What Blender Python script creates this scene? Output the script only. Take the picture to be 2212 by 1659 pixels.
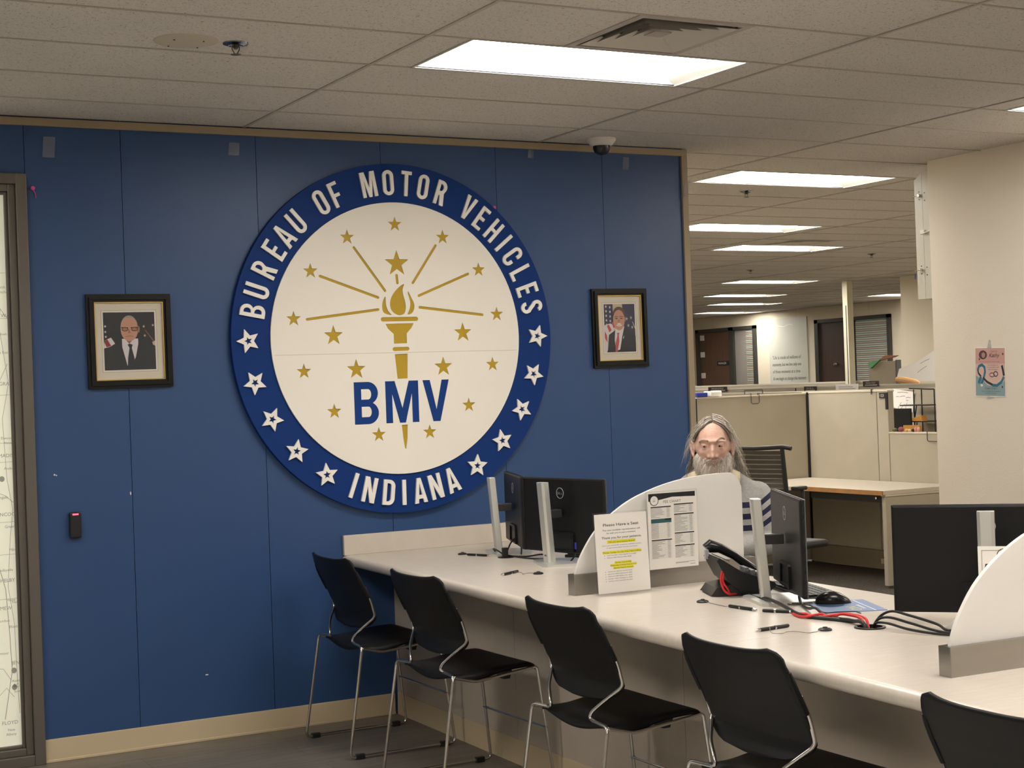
import bpy, math, random
from mathutils import Vector, Matrix
from mathutils.geometry import tessellate_polygon
for o in list(bpy.data.objects): bpy.data.objects.remove(o)
SC = bpy.context.scene
COL = SC.collection
PI = math.pi
random.seed(7)

# ------------------------------------------------------------------ camera, world, exposure
cam_d = bpy.data.cameras.new('camera'); cam = bpy.data.objects.new('camera', cam_d); COL.objects.link(cam)
cam_d.sensor_width = 36.0; cam_d.sensor_fit = 'HORIZONTAL'
cam_d.lens = 3407.66 / 2212 * 36.0
cam_d.clip_end = 200
R_ = Vector((0.87828553, -0.47680675, -0.03563486)); U_ = Vector((0.02985914, -0.01968766, 0.99936021)); F_ = Vector((0.47720326, 0.87878764, 0.00305435))
cam.matrix_world = Matrix(((R_.x, U_.x, -F_.x, -2.3585), (R_.y, U_.y, -F_.y, -6.7823), (R_.z, U_.z, -F_.z, 1.5002), (0, 0, 0, 1)))
SC.camera = cam
world = bpy.data.worlds.new('world'); SC.world = world; world.use_nodes = True
world.node_tree.nodes['Background'].inputs[0].default_value = (0.9, 0.85, 0.8, 1)
world.node_tree.nodes['Background'].inputs[1].default_value = 0.02
vs = SC.view_settings
vs.view_transform = 'Standard'; vs.look = 'None'; vs.gamma = 1.0; vs.use_curve_mapping = False
vs.exposure = 0.5
LAMP = 16.0                       # radiance of the fluorescent troffer lenses
LAMP_COL = (1.0, 0.945, 0.87)
H = 2.7188                        # ceiling height
CT = 0.76                         # counter height

# ------------------------------------------------------------------ materials
def lin(c):
    if isinstance(c, str):
        c = tuple(int(c[i:i+2], 16) / 255 for i in (0, 2, 4))
        return tuple(x / 12.92 if x <= 0.04045 else ((x + 0.055) / 1.055) ** 2.4 for x in c)
    return tuple(c)
MC = {}
def mat(name, col, rough=0.5, metal=0.0, bump=0.0, bscale=200, var=0.0, vscale=20, stretch=(1, 1, 1), spec=0.5, emit=None, estr=0, trans=0.0, alpha=1.0, ior=1.45):
    if name in MC: return MC[name]
    m = bpy.data.materials.new(name); m.use_nodes = True; nt = m.node_tree; N = nt.nodes; L = nt.links
    b = N['Principled BSDF']; c = lin(col)
    b.inputs['Base Color'].default_value = (*c, 1); b.inputs['Roughness'].default_value = rough; b.inputs['Metallic'].default_value = metal
    b.inputs['Specular IOR Level'].default_value = spec; b.inputs['IOR'].default_value = ior
    b.inputs['Transmission Weight'].default_value = trans; b.inputs['Alpha'].default_value = alpha
    if emit: b.inputs['Emission Color'].default_value = (*lin(emit), 1); b.inputs['Emission Strength'].default_value = estr
    if bump or var:
        tc = N.new('ShaderNodeTexCoord'); mp = N.new('ShaderNodeMapping'); mp.inputs['Scale'].default_value = stretch; L.new(tc.outputs['Object'], mp.inputs['Vector'])
    if var:
        n = N.new('ShaderNodeTexNoise'); n.inputs['Scale'].default_value = vscale; n.inputs['Detail'].default_value = 5; L.new(mp.outputs['Vector'], n.inputs['Vector'])
        r = N.new('ShaderNodeValToRGB'); r.color_ramp.elements[0].position = 0.3; r.color_ramp.elements[1].position = 0.7
        r.color_ramp.elements[0].color = (*[x * (1 - var) for x in c], 1); r.color_ramp.elements[1].color = (*[min(1, x * (1 + var)) for x in c], 1)
        L.new(n.outputs['Fac'], r.inputs['Fac']); L.new(r.outputs['Color'], b.inputs['Base Color'])
    if bump:
        n2 = N.new('ShaderNodeTexNoise'); n2.inputs['Scale'].default_value = bscale; n2.inputs['Detail'].default_value = 3; L.new(mp.outputs['Vector'], n2.inputs['Vector'])
        bp = N.new('ShaderNodeBump'); bp.inputs['Strength'].default_value = bump; bp.inputs['Distance'].default_value = 0.002
        L.new(n2.outputs['Fac'], bp.inputs['Height']); L.new(bp.outputs['Normal'], b.inputs['Normal'])
    MC[name] = m; return m

M_wall = mat('blue_laminate', (0.029, 0.073, 0.190), 0.36, bump=0.25, bscale=350, spec=0.45)
M_black_gap = mat('seam_dark', (0.01, 0.012, 0.02), 0.8)
M_trim = mat('khaki_trim', (0.33, 0.26, 0.17), 0.55)
M_base = mat('vinyl_base', (0.58, 0.47, 0.31), 0.5)
M_white_wall = mat('painted_wall', (0.84, 0.77, 0.67), 0.75, bump=0.3, bscale=90)
M_lobby = mat('lobby_wall', (0.82, 0.76, 0.68), 0.8)
M_beige_wall = mat('beige_wall', (0.78, 0.70, 0.55), 0.8)
M_grid = mat('ceiling_tee', (0.44, 0.40, 0.35), 0.6)
M_white_metal = mat('white_metal', (0.75, 0.72, 0.66), 0.4)
M_troffer = mat('troffer_white', (0.80, 0.78, 0.72), 0.45)
M_dark = mat('dark_plastic', (0.012, 0.012, 0.013), 0.45)
M_chrome = mat('chrome', (0.62, 0.60, 0.58), 0.16, 1.0)
M_silver = mat('silver_stand', (0.66, 0.66, 0.62), 0.34, 0.6)
M_steel = mat('brushed_steel', (0.38, 0.36, 0.33), 0.30, 1.0, bump=0.06, bscale=90, var=0.05, vscale=3, stretch=(1, 3, 8))
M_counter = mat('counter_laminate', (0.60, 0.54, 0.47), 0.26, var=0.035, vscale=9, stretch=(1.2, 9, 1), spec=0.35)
M_chair = mat('chair_plastic', (0.005, 0.005, 0.0055), 0.45, bump=0.25, bscale=500, spec=.28)
M_panel_fabric = mat('cubicle_fabric', (0.43, 0.385, 0.30), 0.9, bump=0.3, bscale=700, var=0.03, vscale=5)
M_panel_cap = mat('cubicle_cap', (0.60, 0.54, 0.43), 0.5)
M_mon = mat('monitor_plastic', (0.007, 0.007, 0.0075), 0.42, bump=0.2, bscale=900, spec=.32)
M_mon_edge = mat('monitor_edge', (0.10, 0.10, 0.10), 0.3)
M_screen = mat('monitor_screen', (0.01, 0.01, 0.012), 0.15)
M_paper = mat('paper', (0.86, 0.83, 0.78), 0.7)
M_ink = mat('ink_black', (0.015, 0.015, 0.018), 0.6)
M_ink_grey = mat('ink_grey', (0.25, 0.24, 0.23), 0.7)
M_yellow = mat('highlighter_yellow', (0.80, 0.72, 0.02), 0.7)
M_acrylic = mat('clear_acrylic', (0.25, 0.26, 0.26), 0.05, alpha=0.07)
M_red = mat('red_cable', (0.62, 0.03, 0.03), 0.4)
M_cable = mat('black_cable', (0.012, 0.012, 0.012), 0.4)

def ceiling_tile_mat():
    m = bpy.data.materials.new('acoustic_tile'); m.use_nodes = True; N = m.node_tree.nodes; L = m.node_tree.links; b = N['Principled BSDF']
    b.inputs['Roughness'].default_value = 0.95; b.inputs['Specular IOR Level'].default_value = 0.1
    tc = N.new('ShaderNodeTexCoord')
    n = N.new('ShaderNodeTexNoise'); n.inputs['Scale'].default_value = 110; n.inputs['Detail'].default_value = 3; n.inputs['Roughness'].default_value = 0.7; n.inputs['Distortion'].default_value = 1.2
    L.new(tc.outputs['Object'], n.inputs['Vector'])
    r = N.new('ShaderNodeValToRGB'); e = r.color_ramp.elements; e[0].position = 0.33; e[0].color = (0.25, 0.21, 0.17, 1); e[1].position = 0.43; e[1].color = (0.70, 0.66, 0.61, 1)
    L.new(n.outputs['Fac'], r.inputs['Fac'])
    n3 = N.new('ShaderNodeTexNoise'); n3.inputs['Scale'].default_value = 1.6; L.new(tc.outputs['Object'], n3.inputs['Vector'])
    mx = N.new('ShaderNodeMix'); mx.data_type = 'RGBA'; mx.blend_type = 'MULTIPLY'; mx.inputs['Factor'].default_value = 0.12
    L.new(r.outputs['Color'], mx.inputs[6]); L.new(n3.outputs['Fac'], mx.inputs[7]); L.new(mx.outputs[2], b.inputs['Base Color'])
    bp = N.new('ShaderNodeBump'); bp.inputs['Strength'].default_value = 0.5; bp.inputs['Distance'].default_value = 0.002; L.new(n.outputs['Fac'], bp.inputs['Height']); L.new(bp.outputs['Normal'], b.inputs['Normal'])
    return m
M_tile = ceiling_tile_mat()

def floor_mat(name, a, bcol, rough, plank=True):
    m = bpy.data.materials.new(name); m.use_nodes = True; N = m.node_tree.nodes; L = m.node_tree.links; b = N['Principled BSDF']
    b.inputs['Roughness'].default_value = rough
    tc = N.new('ShaderNodeTexCoord'); mp = N.new('ShaderNodeMapping'); L.new(tc.outputs['Object'], mp.inputs['Vector'])
    mp.inputs['Scale'].default_value = (1.5, 14, 1) if plank else (1, 1, 1)
    n = N.new('ShaderNodeTexNoise'); n.inputs['Scale'].default_value = 2.2 if plank else 60; n.inputs['Detail'].default_value = 6; L.new(mp.outputs['Vector'], n.inputs['Vector'])
    r = N.new('ShaderNodeValToRGB'); e = r.color_ramp.elements; e[0].position = 0.3; e[0].color = (*a, 1); e[1].position = 0.7; e[1].color = (*bcol, 1); L.new(n.outputs['Fac'], r.inputs['Fac'])
    if plank:
        br = N.new('ShaderNodeTexBrick'); L.new(tc.outputs['Object'], br.inputs['Vector']); br.inputs['Scale'].default_value = 1.0
        br.inputs['Brick Width'].default_value = 1.22; br.inputs['Row Height'].default_value = 0.18; br.inputs['Mortar Size'].default_value = 0.0015
        br.inputs['Color1'].default_value = (1, 1, 1, 1); br.inputs['Color2'].default_value = (0.80, 0.80, 0.82, 1); br.inputs['Mortar'].default_value = (0.35, 0.35, 0.35, 1)
        mx = N.new('ShaderNodeMix'); mx.data_type = 'RGBA'; mx.blend_type = 'MULTIPLY'; mx.inputs['Factor'].default_value = 1
        L.new(r.outputs['Color'], mx.inputs[6]); L.new(br.outputs['Color'], mx.inputs[7]); L.new(mx.outputs[2], b.inputs['Base Color'])
    else: L.new(r.outputs['Color'], b.inputs['Base Color'])
    return m
M_floor = floor_mat('plank_floor', (0.130, 0.112, 0.092), (0.215, 0.188, 0.155), 0.40)
M_carpet = floor_mat('office_carpet', (0.02, 0.017, 0.013), (0.11, 0.09, 0.07), 0.95, False)

def frosted_mat():
    m = bpy.data.materials.new('frosted_acrylic'); m.use_nodes = True; N = m.node_tree.nodes; L = m.node_tree.links; b = N['Principled BSDF']
    b.inputs['Base Color'].default_value = (0.93, 0.91, 0.88, 1); b.inputs['Roughness'].default_value = 0.45
    t = N.new('ShaderNodeBsdfTranslucent'); t.inputs['Color'].default_value = (0.93, 0.92, 0.90, 1)
    mx = N.new('ShaderNodeMixShader'); mx.inputs[0].default_value = 0.35; out = N['Material Output']
    L.new(b.outputs[0], mx.inputs[1]); L.new(t.outputs[0], mx.inputs[2]); L.new(mx.outputs[0], out.inputs['Surface'])
    return m
M_frost = frosted_mat()
M_lens = mat('fluorescent_lens', (0.9, 0.9, 0.85), 0.6, emit=LAMP_COL, estr=LAMP)

# ------------------------------------------------------------------ mesh helpers
class MB:
    def __init__(s): s.V = []; s.F = []; s.M = []
    def add(s, vs_, fs, mi=0, T=None):
        o = len(s.V)
        s.V += [tuple(T @ Vector(v)) if T is not None else tuple(v) for v in vs_]
        s.F += [tuple(i + o for i in f) for f in fs]; s.M += [mi] * len(fs); return s
    def box(s, x0, x1, y0, y1, z0, z1, mi=0, T=None):
        v = [(x0, y0, z0), (x1, y0, z0), (x1, y1, z0), (x0, y1, z0), (x0, y0, z1), (x1, y0, z1), (x1, y1, z1), (x0, y1, z1)]
        return s.add(v, [(0, 3, 2, 1), (4, 5, 6, 7), (0, 1, 5, 4), (1, 2, 6, 5), (2, 3, 7, 6), (3, 0, 4, 7)], mi, T)
    def quad(s, a, b, c, d, mi=0, T=None): return s.add([a, b, c, d], [(0, 1, 2, 3)], mi, T)
    def lathe(s, prof, seg=24, mi=0, T=None, caps=True):
        v = []; f = []
        for r, z in prof:
            for i in range(seg): a = 2 * PI * i / seg; v.append((r * math.cos(a), r * math.sin(a), z))
        for k in range(len(prof) - 1):
            for i in range(seg): j = (i + 1) % seg; f.append((k * seg + i, k * seg + j, (k + 1) * seg + j, (k + 1) * seg + i))
        if caps: f.append(tuple(reversed(range(seg)))); f.append(tuple((len(prof) - 1) * seg + i for i in range(seg)))
        return s.add(v, f, mi, T)
    def tube(s, pts, r, seg=8, mi=0, closed=False, T=None):
        P = [Vector(p) for p in pts]; n = len(P); rs = r if isinstance(r, (list, tuple)) else [r] * n
        v = []; f = []; up = None
        for i in range(n):
            a = P[(i - 1) % n] if (i > 0 or closed) else P[i]; b = P[(i + 1) % n] if (i < n - 1 or closed) else P[i]
            t = (b - a)
            t = t.normalized() if t.length > 1e-9 else Vector((0, 0, 1))
            if up is None:
                up = Vector((0, 0, 1)) if abs(t.z) < 0.9 else Vector((1, 0, 0))
            x = up - t * up.dot(t)
            if x.length < 1e-6: x = t.orthogonal()
            x.normalize(); up = x; y = t.cross(x)
            for k in range(seg):
                q = 2 * PI * k / seg; v.append(P[i] + (x * math.cos(q) + y * math.sin(q)) * rs[i])
        for i in range(n if closed else n - 1):
            j = (i + 1) % n
            for k in range(seg): l = (k + 1) % seg; f.append((i * seg + k, i * seg + l, j * seg + l, j * seg + k))
        if not closed: f.append(tuple(reversed(range(seg)))); f.append(tuple((n - 1) * seg + k for k in range(seg)))
        return s.add(v, f, mi, T)
    def prism(s, loops, d0, d1, mi=0, T=None, side=None):
        """loops of (u,v), first the outline, then holes; extruded from d0 to d1 along w"""
        flat = [p for lp in loops for p in lp]
        tris = tessellate_polygon([[Vector((p[0], p[1], 0)) for p in lp] for lp in loops])
        n = len(flat); v = [(p[0], p[1], d0) for p in flat] + [(p[0], p[1], d1) for p in flat]
        f = []
        for t in tris:
            a, b, c = t; A, B, C = flat[a], flat[b], flat[c]
            cr = (B[0] - A[0]) * (C[1] - A[1]) - (B[1] - A[1]) * (C[0] - A[0])
            if cr < 0: a, c = c, a
            f.append((a + n, b + n, c + n)); f.append((c, b, a))
        s.add(v, f, mi, T)
        o = 0; f = []
        for li, lp in enumerate(loops):
            k = len(lp); ar = sum(lp[i][0] * lp[(i + 1) % k][1] - lp[(i + 1) % k][0] * lp[i][1] for i in range(k))
            ccw = ar > 0
            if li: ccw = not ccw
            for i in range(k):
                j = (i + 1) % k; a, b = (o + i, o + j) if ccw else (o + j, o + i)
                f.append((a, b, b + n, a + n))
            o += k
        return s.add(v, f, mi if side is None else side, T)
    def flat(s, loop, w, mi=0, T=None):
        tris = tessellate_polygon([[Vector((p[0], p[1], 0)) for p in loop]])
        f = []
        for a, b, c in tris:
            A, B, C = loop[a], loop[b], loop[c]
            if (B[0] - A[0]) * (C[1] - A[1]) - (B[1] - A[1]) * (C[0] - A[0]) < 0: a, c = c, a
            f.append((a, b, c))
        return s.add([(p[0], p[1], w) for p in loop], f, mi, T)
    def sph(s, c, r, seg=20, rings=12, mi=0, T=None):
        rx, ry, rz = r if isinstance(r, (tuple, list)) else (r, r, r); v = []; f = []
        for i in range(rings + 1):
            p = PI * i / rings
            for k in range(seg): q = 2 * PI * k / seg; v.append((c[0] + rx * math.sin(p) * math.cos(q), c[1] + ry * math.sin(p) * math.sin(q), c[2] + rz * math.cos(p)))
        for i in range(rings):
            for k in range(seg):
                l = (k + 1) % seg
                f.append((i * seg + k, (i + 1) * seg + k, (i + 1) * seg + l, i * seg + l))
        return s.add(v, f, mi, T)
    def grid(s, fn, nu, nv, mi=0, T=None, wrap=False):
        v = [fn(i / nu, j / nv) for j in range(nv + 1) for i in range(nu + 1)]
        f = [(j * (nu + 1) + i, j * (nu + 1) + i + 1, (j + 1) * (nu + 1) + i + 1, (j + 1) * (nu + 1) + i) for j in range(nv) for i in range(nu)]
        return s.add(v, f, mi, T)
    def build(s, name, mats, parent=None, smooth=False, bevel=0, loc=None, rot=None, ang=35, weld=False):
        me = bpy.data.meshes.new(name); me.from_pydata(s.V, [], s.F)
        if not isinstance(mats, (list, tuple)): mats = [mats]
        for m in mats: me.materials.append(m)
        me.polygons.foreach_set('material_index', s.M); me.validate(); me.update()
        if weld or smooth:
            import bmesh
            bm = bmesh.new(); bm.from_mesh(me); bmesh.ops.remove_doubles(bm, verts=bm.verts, dist=1e-5)
            bm.to_mesh(me); bm.free()
        if smooth:
            me.shade_smooth(); me.set_sharp_from_angle(angle=math.radians(ang))
        o = bpy.data.objects.new(name, me); COL.objects.link(o)
        if parent: o.parent = parent
        if loc: o.location = loc
        if rot is not None: o.rotation_euler = rot
        if bevel:
            b = o.modifiers.new('bevel', 'BEVEL'); b.width = bevel; b.segments = 2; b.limit_method = 'ANGLE'; b.angle_limit = math.radians(50)
        return o

def tag(o, label=None, cat=None, group=None, kind=None):
    if label: o['label'] = label
    if cat: o['category'] = cat
    if group: o['group'] = group
    if kind: o['kind'] = kind
    return o
def thing(name, loc, rz, label, cat, group=None):
    o = bpy.data.objects.new(name, None); COL.objects.link(o); o.location = loc; o.rotation_euler = (0, 0, rz); o.empty_display_size = 0.05
    return tag(o, label, cat, group)
def copy_tree(o, parent=None):
    c = o.copy(); COL.objects.link(c)
    if parent: c.parent = parent
    for ch in list(o.children): copy_tree(ch, c)
    return c
def struct(o): o['kind'] = 'structure'; return o
def own(o, loc):
    """move a mesh's origin to loc, the shape staying where it is"""
    o.data.transform(Matrix.Translation(-Vector(loc))); o.location = loc; return o

# text as flat geometry
TX = {}
def text_geo(t):
    if t in TX: return TX[t]
    cu = bpy.data.curves.new('t', 'FONT'); cu.body = t; cu.resolution_u = 2; cu.size = 1
    ob = bpy.data.objects.new('t', cu); COL.objects.link(ob)
    me = bpy.data.meshes.new_from_object(ob, depsgraph=bpy.context.evaluated_depsgraph_get())
    v = [(p.co.x, p.co.y) for p in me.vertices]; f = [tuple(p.vertices) for p in me.polygons]
    bpy.data.objects.remove(ob); bpy.data.curves.remove(cu); bpy.data.meshes.remove(me)
    TX[t] = (v, f); return TX[t]
def put_text(mb, t, x, y, size, w, mi, T=None, align='l', sx=1.0, wide=None, shear=0, ang=0):
    """baseline at (x, y); size = cap height"""
    v, f = text_geo(t)
    if not v: return
    k = size / 0.69; x0 = min(a[0] for a in v); x1 = max(a[0] for a in v)
    kx = k * sx if wide is None else wide / (x1 - x0)
    off = {'l': -x0 * kx, 'c': -(x0 + x1) / 2 * kx, 'r': -x1 * kx}[align]
    ca, sa = math.cos(ang), math.sin(ang)
    vv = []
    for a in v:
        px, py = a[0] * kx + off + shear * a[1] * k, a[1] * k
        vv.append((x + px * ca - py * sa, y + px * sa + py * ca, w))
    fs = []
    for q in f:
        A, B, C = vv[q[0]], vv[q[1]], vv[q[2]]
        fs.append(q if (B[0] - A[0]) * (C[1] - A[1]) - (B[1] - A[1]) * (C[0] - A[0]) > 0 else tuple(reversed(q)))
    mb.add(vv, fs, mi, T)
def rect(x0, y0, x1, y1): return [(x0, y0), (x1, y0), (x1, y1), (x0, y1)]
def ell(cx, cy, rx, ry, n=24, a0=0, a1=2 * PI):
    full = abs(a1 - a0 - 2 * PI) < 1e-6
    return [(cx + rx * math.cos(a0 + (a1 - a0) * i / (n if full else n - 1)), cy + ry * math.sin(a0 + (a1 - a0) * i / (n if full else n - 1))) for i in range(n)]
def star(cx, cy, r, rot=0, inner=0.40):
    return [(cx + (r if i % 2 == 0 else r * inner) * math.cos(rot + PI / 2 + i * PI / 5), cy + (r if i % 2 == 0 else r * inner) * math.sin(rot + PI / 2 + i * PI / 5)) for i in range(10)]
def ribbon(pts, t):
    L_, R2 = [], []
    for i, p in enumerate(pts):
        a = pts[max(0, i - 1)]; b = pts[min(len(pts) - 1, i + 1)]
        dx, dy = b[0] - a[0], b[1] - a[1]; l = math.hypot(dx, dy) or 1; nx, ny = -dy / l, dx / l
        L_.append((p[0] + nx * t / 2, p[1] + ny * t / 2)); R2.append((p[0] - nx * t / 2, p[1] - ny * t / 2))
    return L_ + R2[::-1]
def stadium(a, b, w):
    ang = math.atan2(b[1] - a[1], b[0] - a[0]); r = w / 2
    return ell(b[0], b[1], r, r, 8, ang - PI / 2, ang + PI / 2) + ell(a[0], a[1], r, r, 8, ang + PI / 2, ang + 3 * PI / 2)
# frames: u to the right, v up, w towards the viewer
T_BACK = Matrix(((1, 0, 0, 0), (0, 0, -1, 0), (0, 1, 0, 0), (0, 0, 0, 1)))            # on a wall facing -Y
T_SIDE = Matrix(((0, 0, -1, 0), (-1, 0, 0, 0), (0, 1, 0, 0), (0, 0, 0, 1)))           # on a wall facing -X (u runs to -Y)
def at(T, x, y, z): return Matrix.Translation((x, y, z)) @ T

# ------------------------------------------------------------------ room shell
PX = 1.524; PY = 0.508; Y0 = 0.0945
def rowy(n): return Y0 + PY * n
LIGHTS = [(0, -4), (2, -4), (-2, -4), (0, -9), (-2, -9), (2, -9), (0, -14), (-2, -14), (2, -14),
          (2, 1), (3, 6), (4, 9), (6, 17), (7, 22), (8, 26), (6, 10), (9, 22), (7, 6), (3, 14), (5, 24), (4, 31), (8, 14), (9, 31), (5, 1), (5, 6), (6, 6), (2, 6), (2, 10), (2, 14), (3, 18), (5, 20), (6, 24), (2, 22)]  # entries without their own label are extra fixtures added to light the rooms
VENTS = [(0, -5, 0.53, 1.0), (4, 8, 6.45, 6.92)]
def build_ceiling():
    mb = MB(); J0, J1 = -4, 10; N0, N1 = -20, 37
    for j in range(J0, J1):
        for n in range(N0, N1):
            x0, x1 = j * PX, (j + 1) * PX; y0, y1 = rowy(n), rowy(n + 1); spans = [(x0, x1)]
            if (j, n) in LIGHTS: c = (x0 + x1) / 2; spans = [(x0, c - 0.595), (c + 0.595, x1)]
            for v in VENTS:
                if v[0] == j and v[1] == n: spans = [(x0, v[2]), (v[3], x1)]
            for a, b in spans: mb.quad((a, y0, H), (a, y1, H), (b, y1, H), (b, y0, H))
    struct(mb.build('ceiling', M_tile))
    g = MB(); z0 = H - 0.004; w = 0.0075
    for j in range(J0, J1 + 1): g.box(j * PX - w, j * PX + w, rowy(N0), rowy(N1), z0, H + 0.002)
    for n in range(N0, N1 + 1):
        for j in range(J0, J1): g.box(j * PX + w, (j + 1) * PX - w, rowy(n) - w * 0.8, rowy(n) + w * 0.8, z0 + 0.001, H + 0.002)
    struct(g.build('ceiling_grid', M_grid))
build_ceiling()
f = MB().quad((-6.1, -2.4, 0), (0.7, -2.4, 0), (0.7, 0.0, 0), (-6.1, 0.0, 0)); struct(f.build('floor', M_floor))
f = MB().quad((-6.1, -10.1, 0), (0.7, -10.1, 0), (0.7, -2.4, 0), (-6.1, -2.4, 0)); struct(f.build('floor_bounce', mat('bounce_tile', (0.52, 0.50, 0.46), 0.5, var=.06, vscale=4)))  # pale floor added out of view to bounce light onto the ceiling
f = MB().quad((0.7, -10.1, 0), (15.4, -10.1, 0), (15.4, 19.0, 0), (0.7, 19.0, 0)); struct(f.build('floor_office', M_carpet))

# blue wall: laminate panels over a dark backing, with the window opening at the left
def blue_wall():
    mb = MB(); top = H
    mb.box(-0.968, 2.38, 0.012, 0.14, 0, top, 1); mb.box(-2.45, -0.968, 0.012, 0.14, 2.474, top, 1); mb.box(-6.1, -2.45, 0.012, 0.14, 0, top, 1)
    xs = [-0.968, -0.560, 0.052, 0.664, 1.276, 1.886, 2.38]
    for a, b in zip(xs[:-1], xs[1:]): mb.box(a + 0.0013, b - 0.0013, 0, 0.012, 0, top, 0)
    mb.box(-2.45, -0.9693, 0, 0.012, 2.474, top, 0); mb.box(-6.1, -2.45, 0, 0.012, 0, top, 0)
    T = at(T_BACK, 0, -0.0004, 0)
    for x, z, a, b in ((-0.888, 1.206, 0.004, 0.004), (-0.880, 1.203, 0.003, 0.003), (-0.568, 1.108, 0.003, 0.008), (-0.258, 0.288, 0.008, 0.003)):
        mb.flat(ell(x, z, a, b, 7), 0, 2, T)
    o = mb.build('wall_back', [M_wall, M_black_gap, mat('chipped_paint', (0.75, 0.75, 0.72), 0.6)]); struct(o)
    t = MB().box(-6.1, 2.402, -0.014, 0.0, 2.679, 2.712); t.box(2.367, 2.402, -0.014, 0.0, 0, 2.679); t.box(2.38, 2.402, 0, 0.155, 0, H)
    struct(t.build('trim_1', M_trim, bevel=0.001))
blue_wall()
b = MB().box(-0.970, 0.64, -0.008, 0.0, 0.0, 0.097)
b.box(-0.970, 0.64, -0.012, -0.008, 0.0, 0.012); struct(b.build('baseboard_back', M_base, bevel=0.003))
w = MB().box(4.08, 4.95, -10.1, 0.0, 0, H); struct(w.build('wall_right', M_white_wall))
w = MB().box(-6.2, -6.1, -10.1, 0.14, 0, H); struct(w.build('wall_left', M_lobby))
w = MB().box(-6.2, 4.95, -10.2, -10.1, 0, H); struct(w.build('wall_front', M_lobby))
w = MB().box(15.3, 15.42, 8.1, 19.0, 0, H)
for y in (17.6, 17.0, 15.2, 14.2, 13.3): w.box(15.296, 15.3, y - 0.006, y + 0.006, 2.47, H)
struct(w.build('wall_far', M_beige_wall))
w = MB().box(11.25, 15.42, 0.0, 8.1, 0, H); w.box(4.95, 11.25, -0.12, 0.0, 0, H); struct(w.build('wall_office_right', M_beige_wall))
w = MB().box(2.25, 15.42, 18.6, 18.7, 0, H); struct(w.build('wall_office_back', M_beige_wall))
w = MB().box(2.25, 2.38, 0.14, 18.6, 0, H); struct(w.build('wall_office_left', M_beige_wall))

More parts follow.
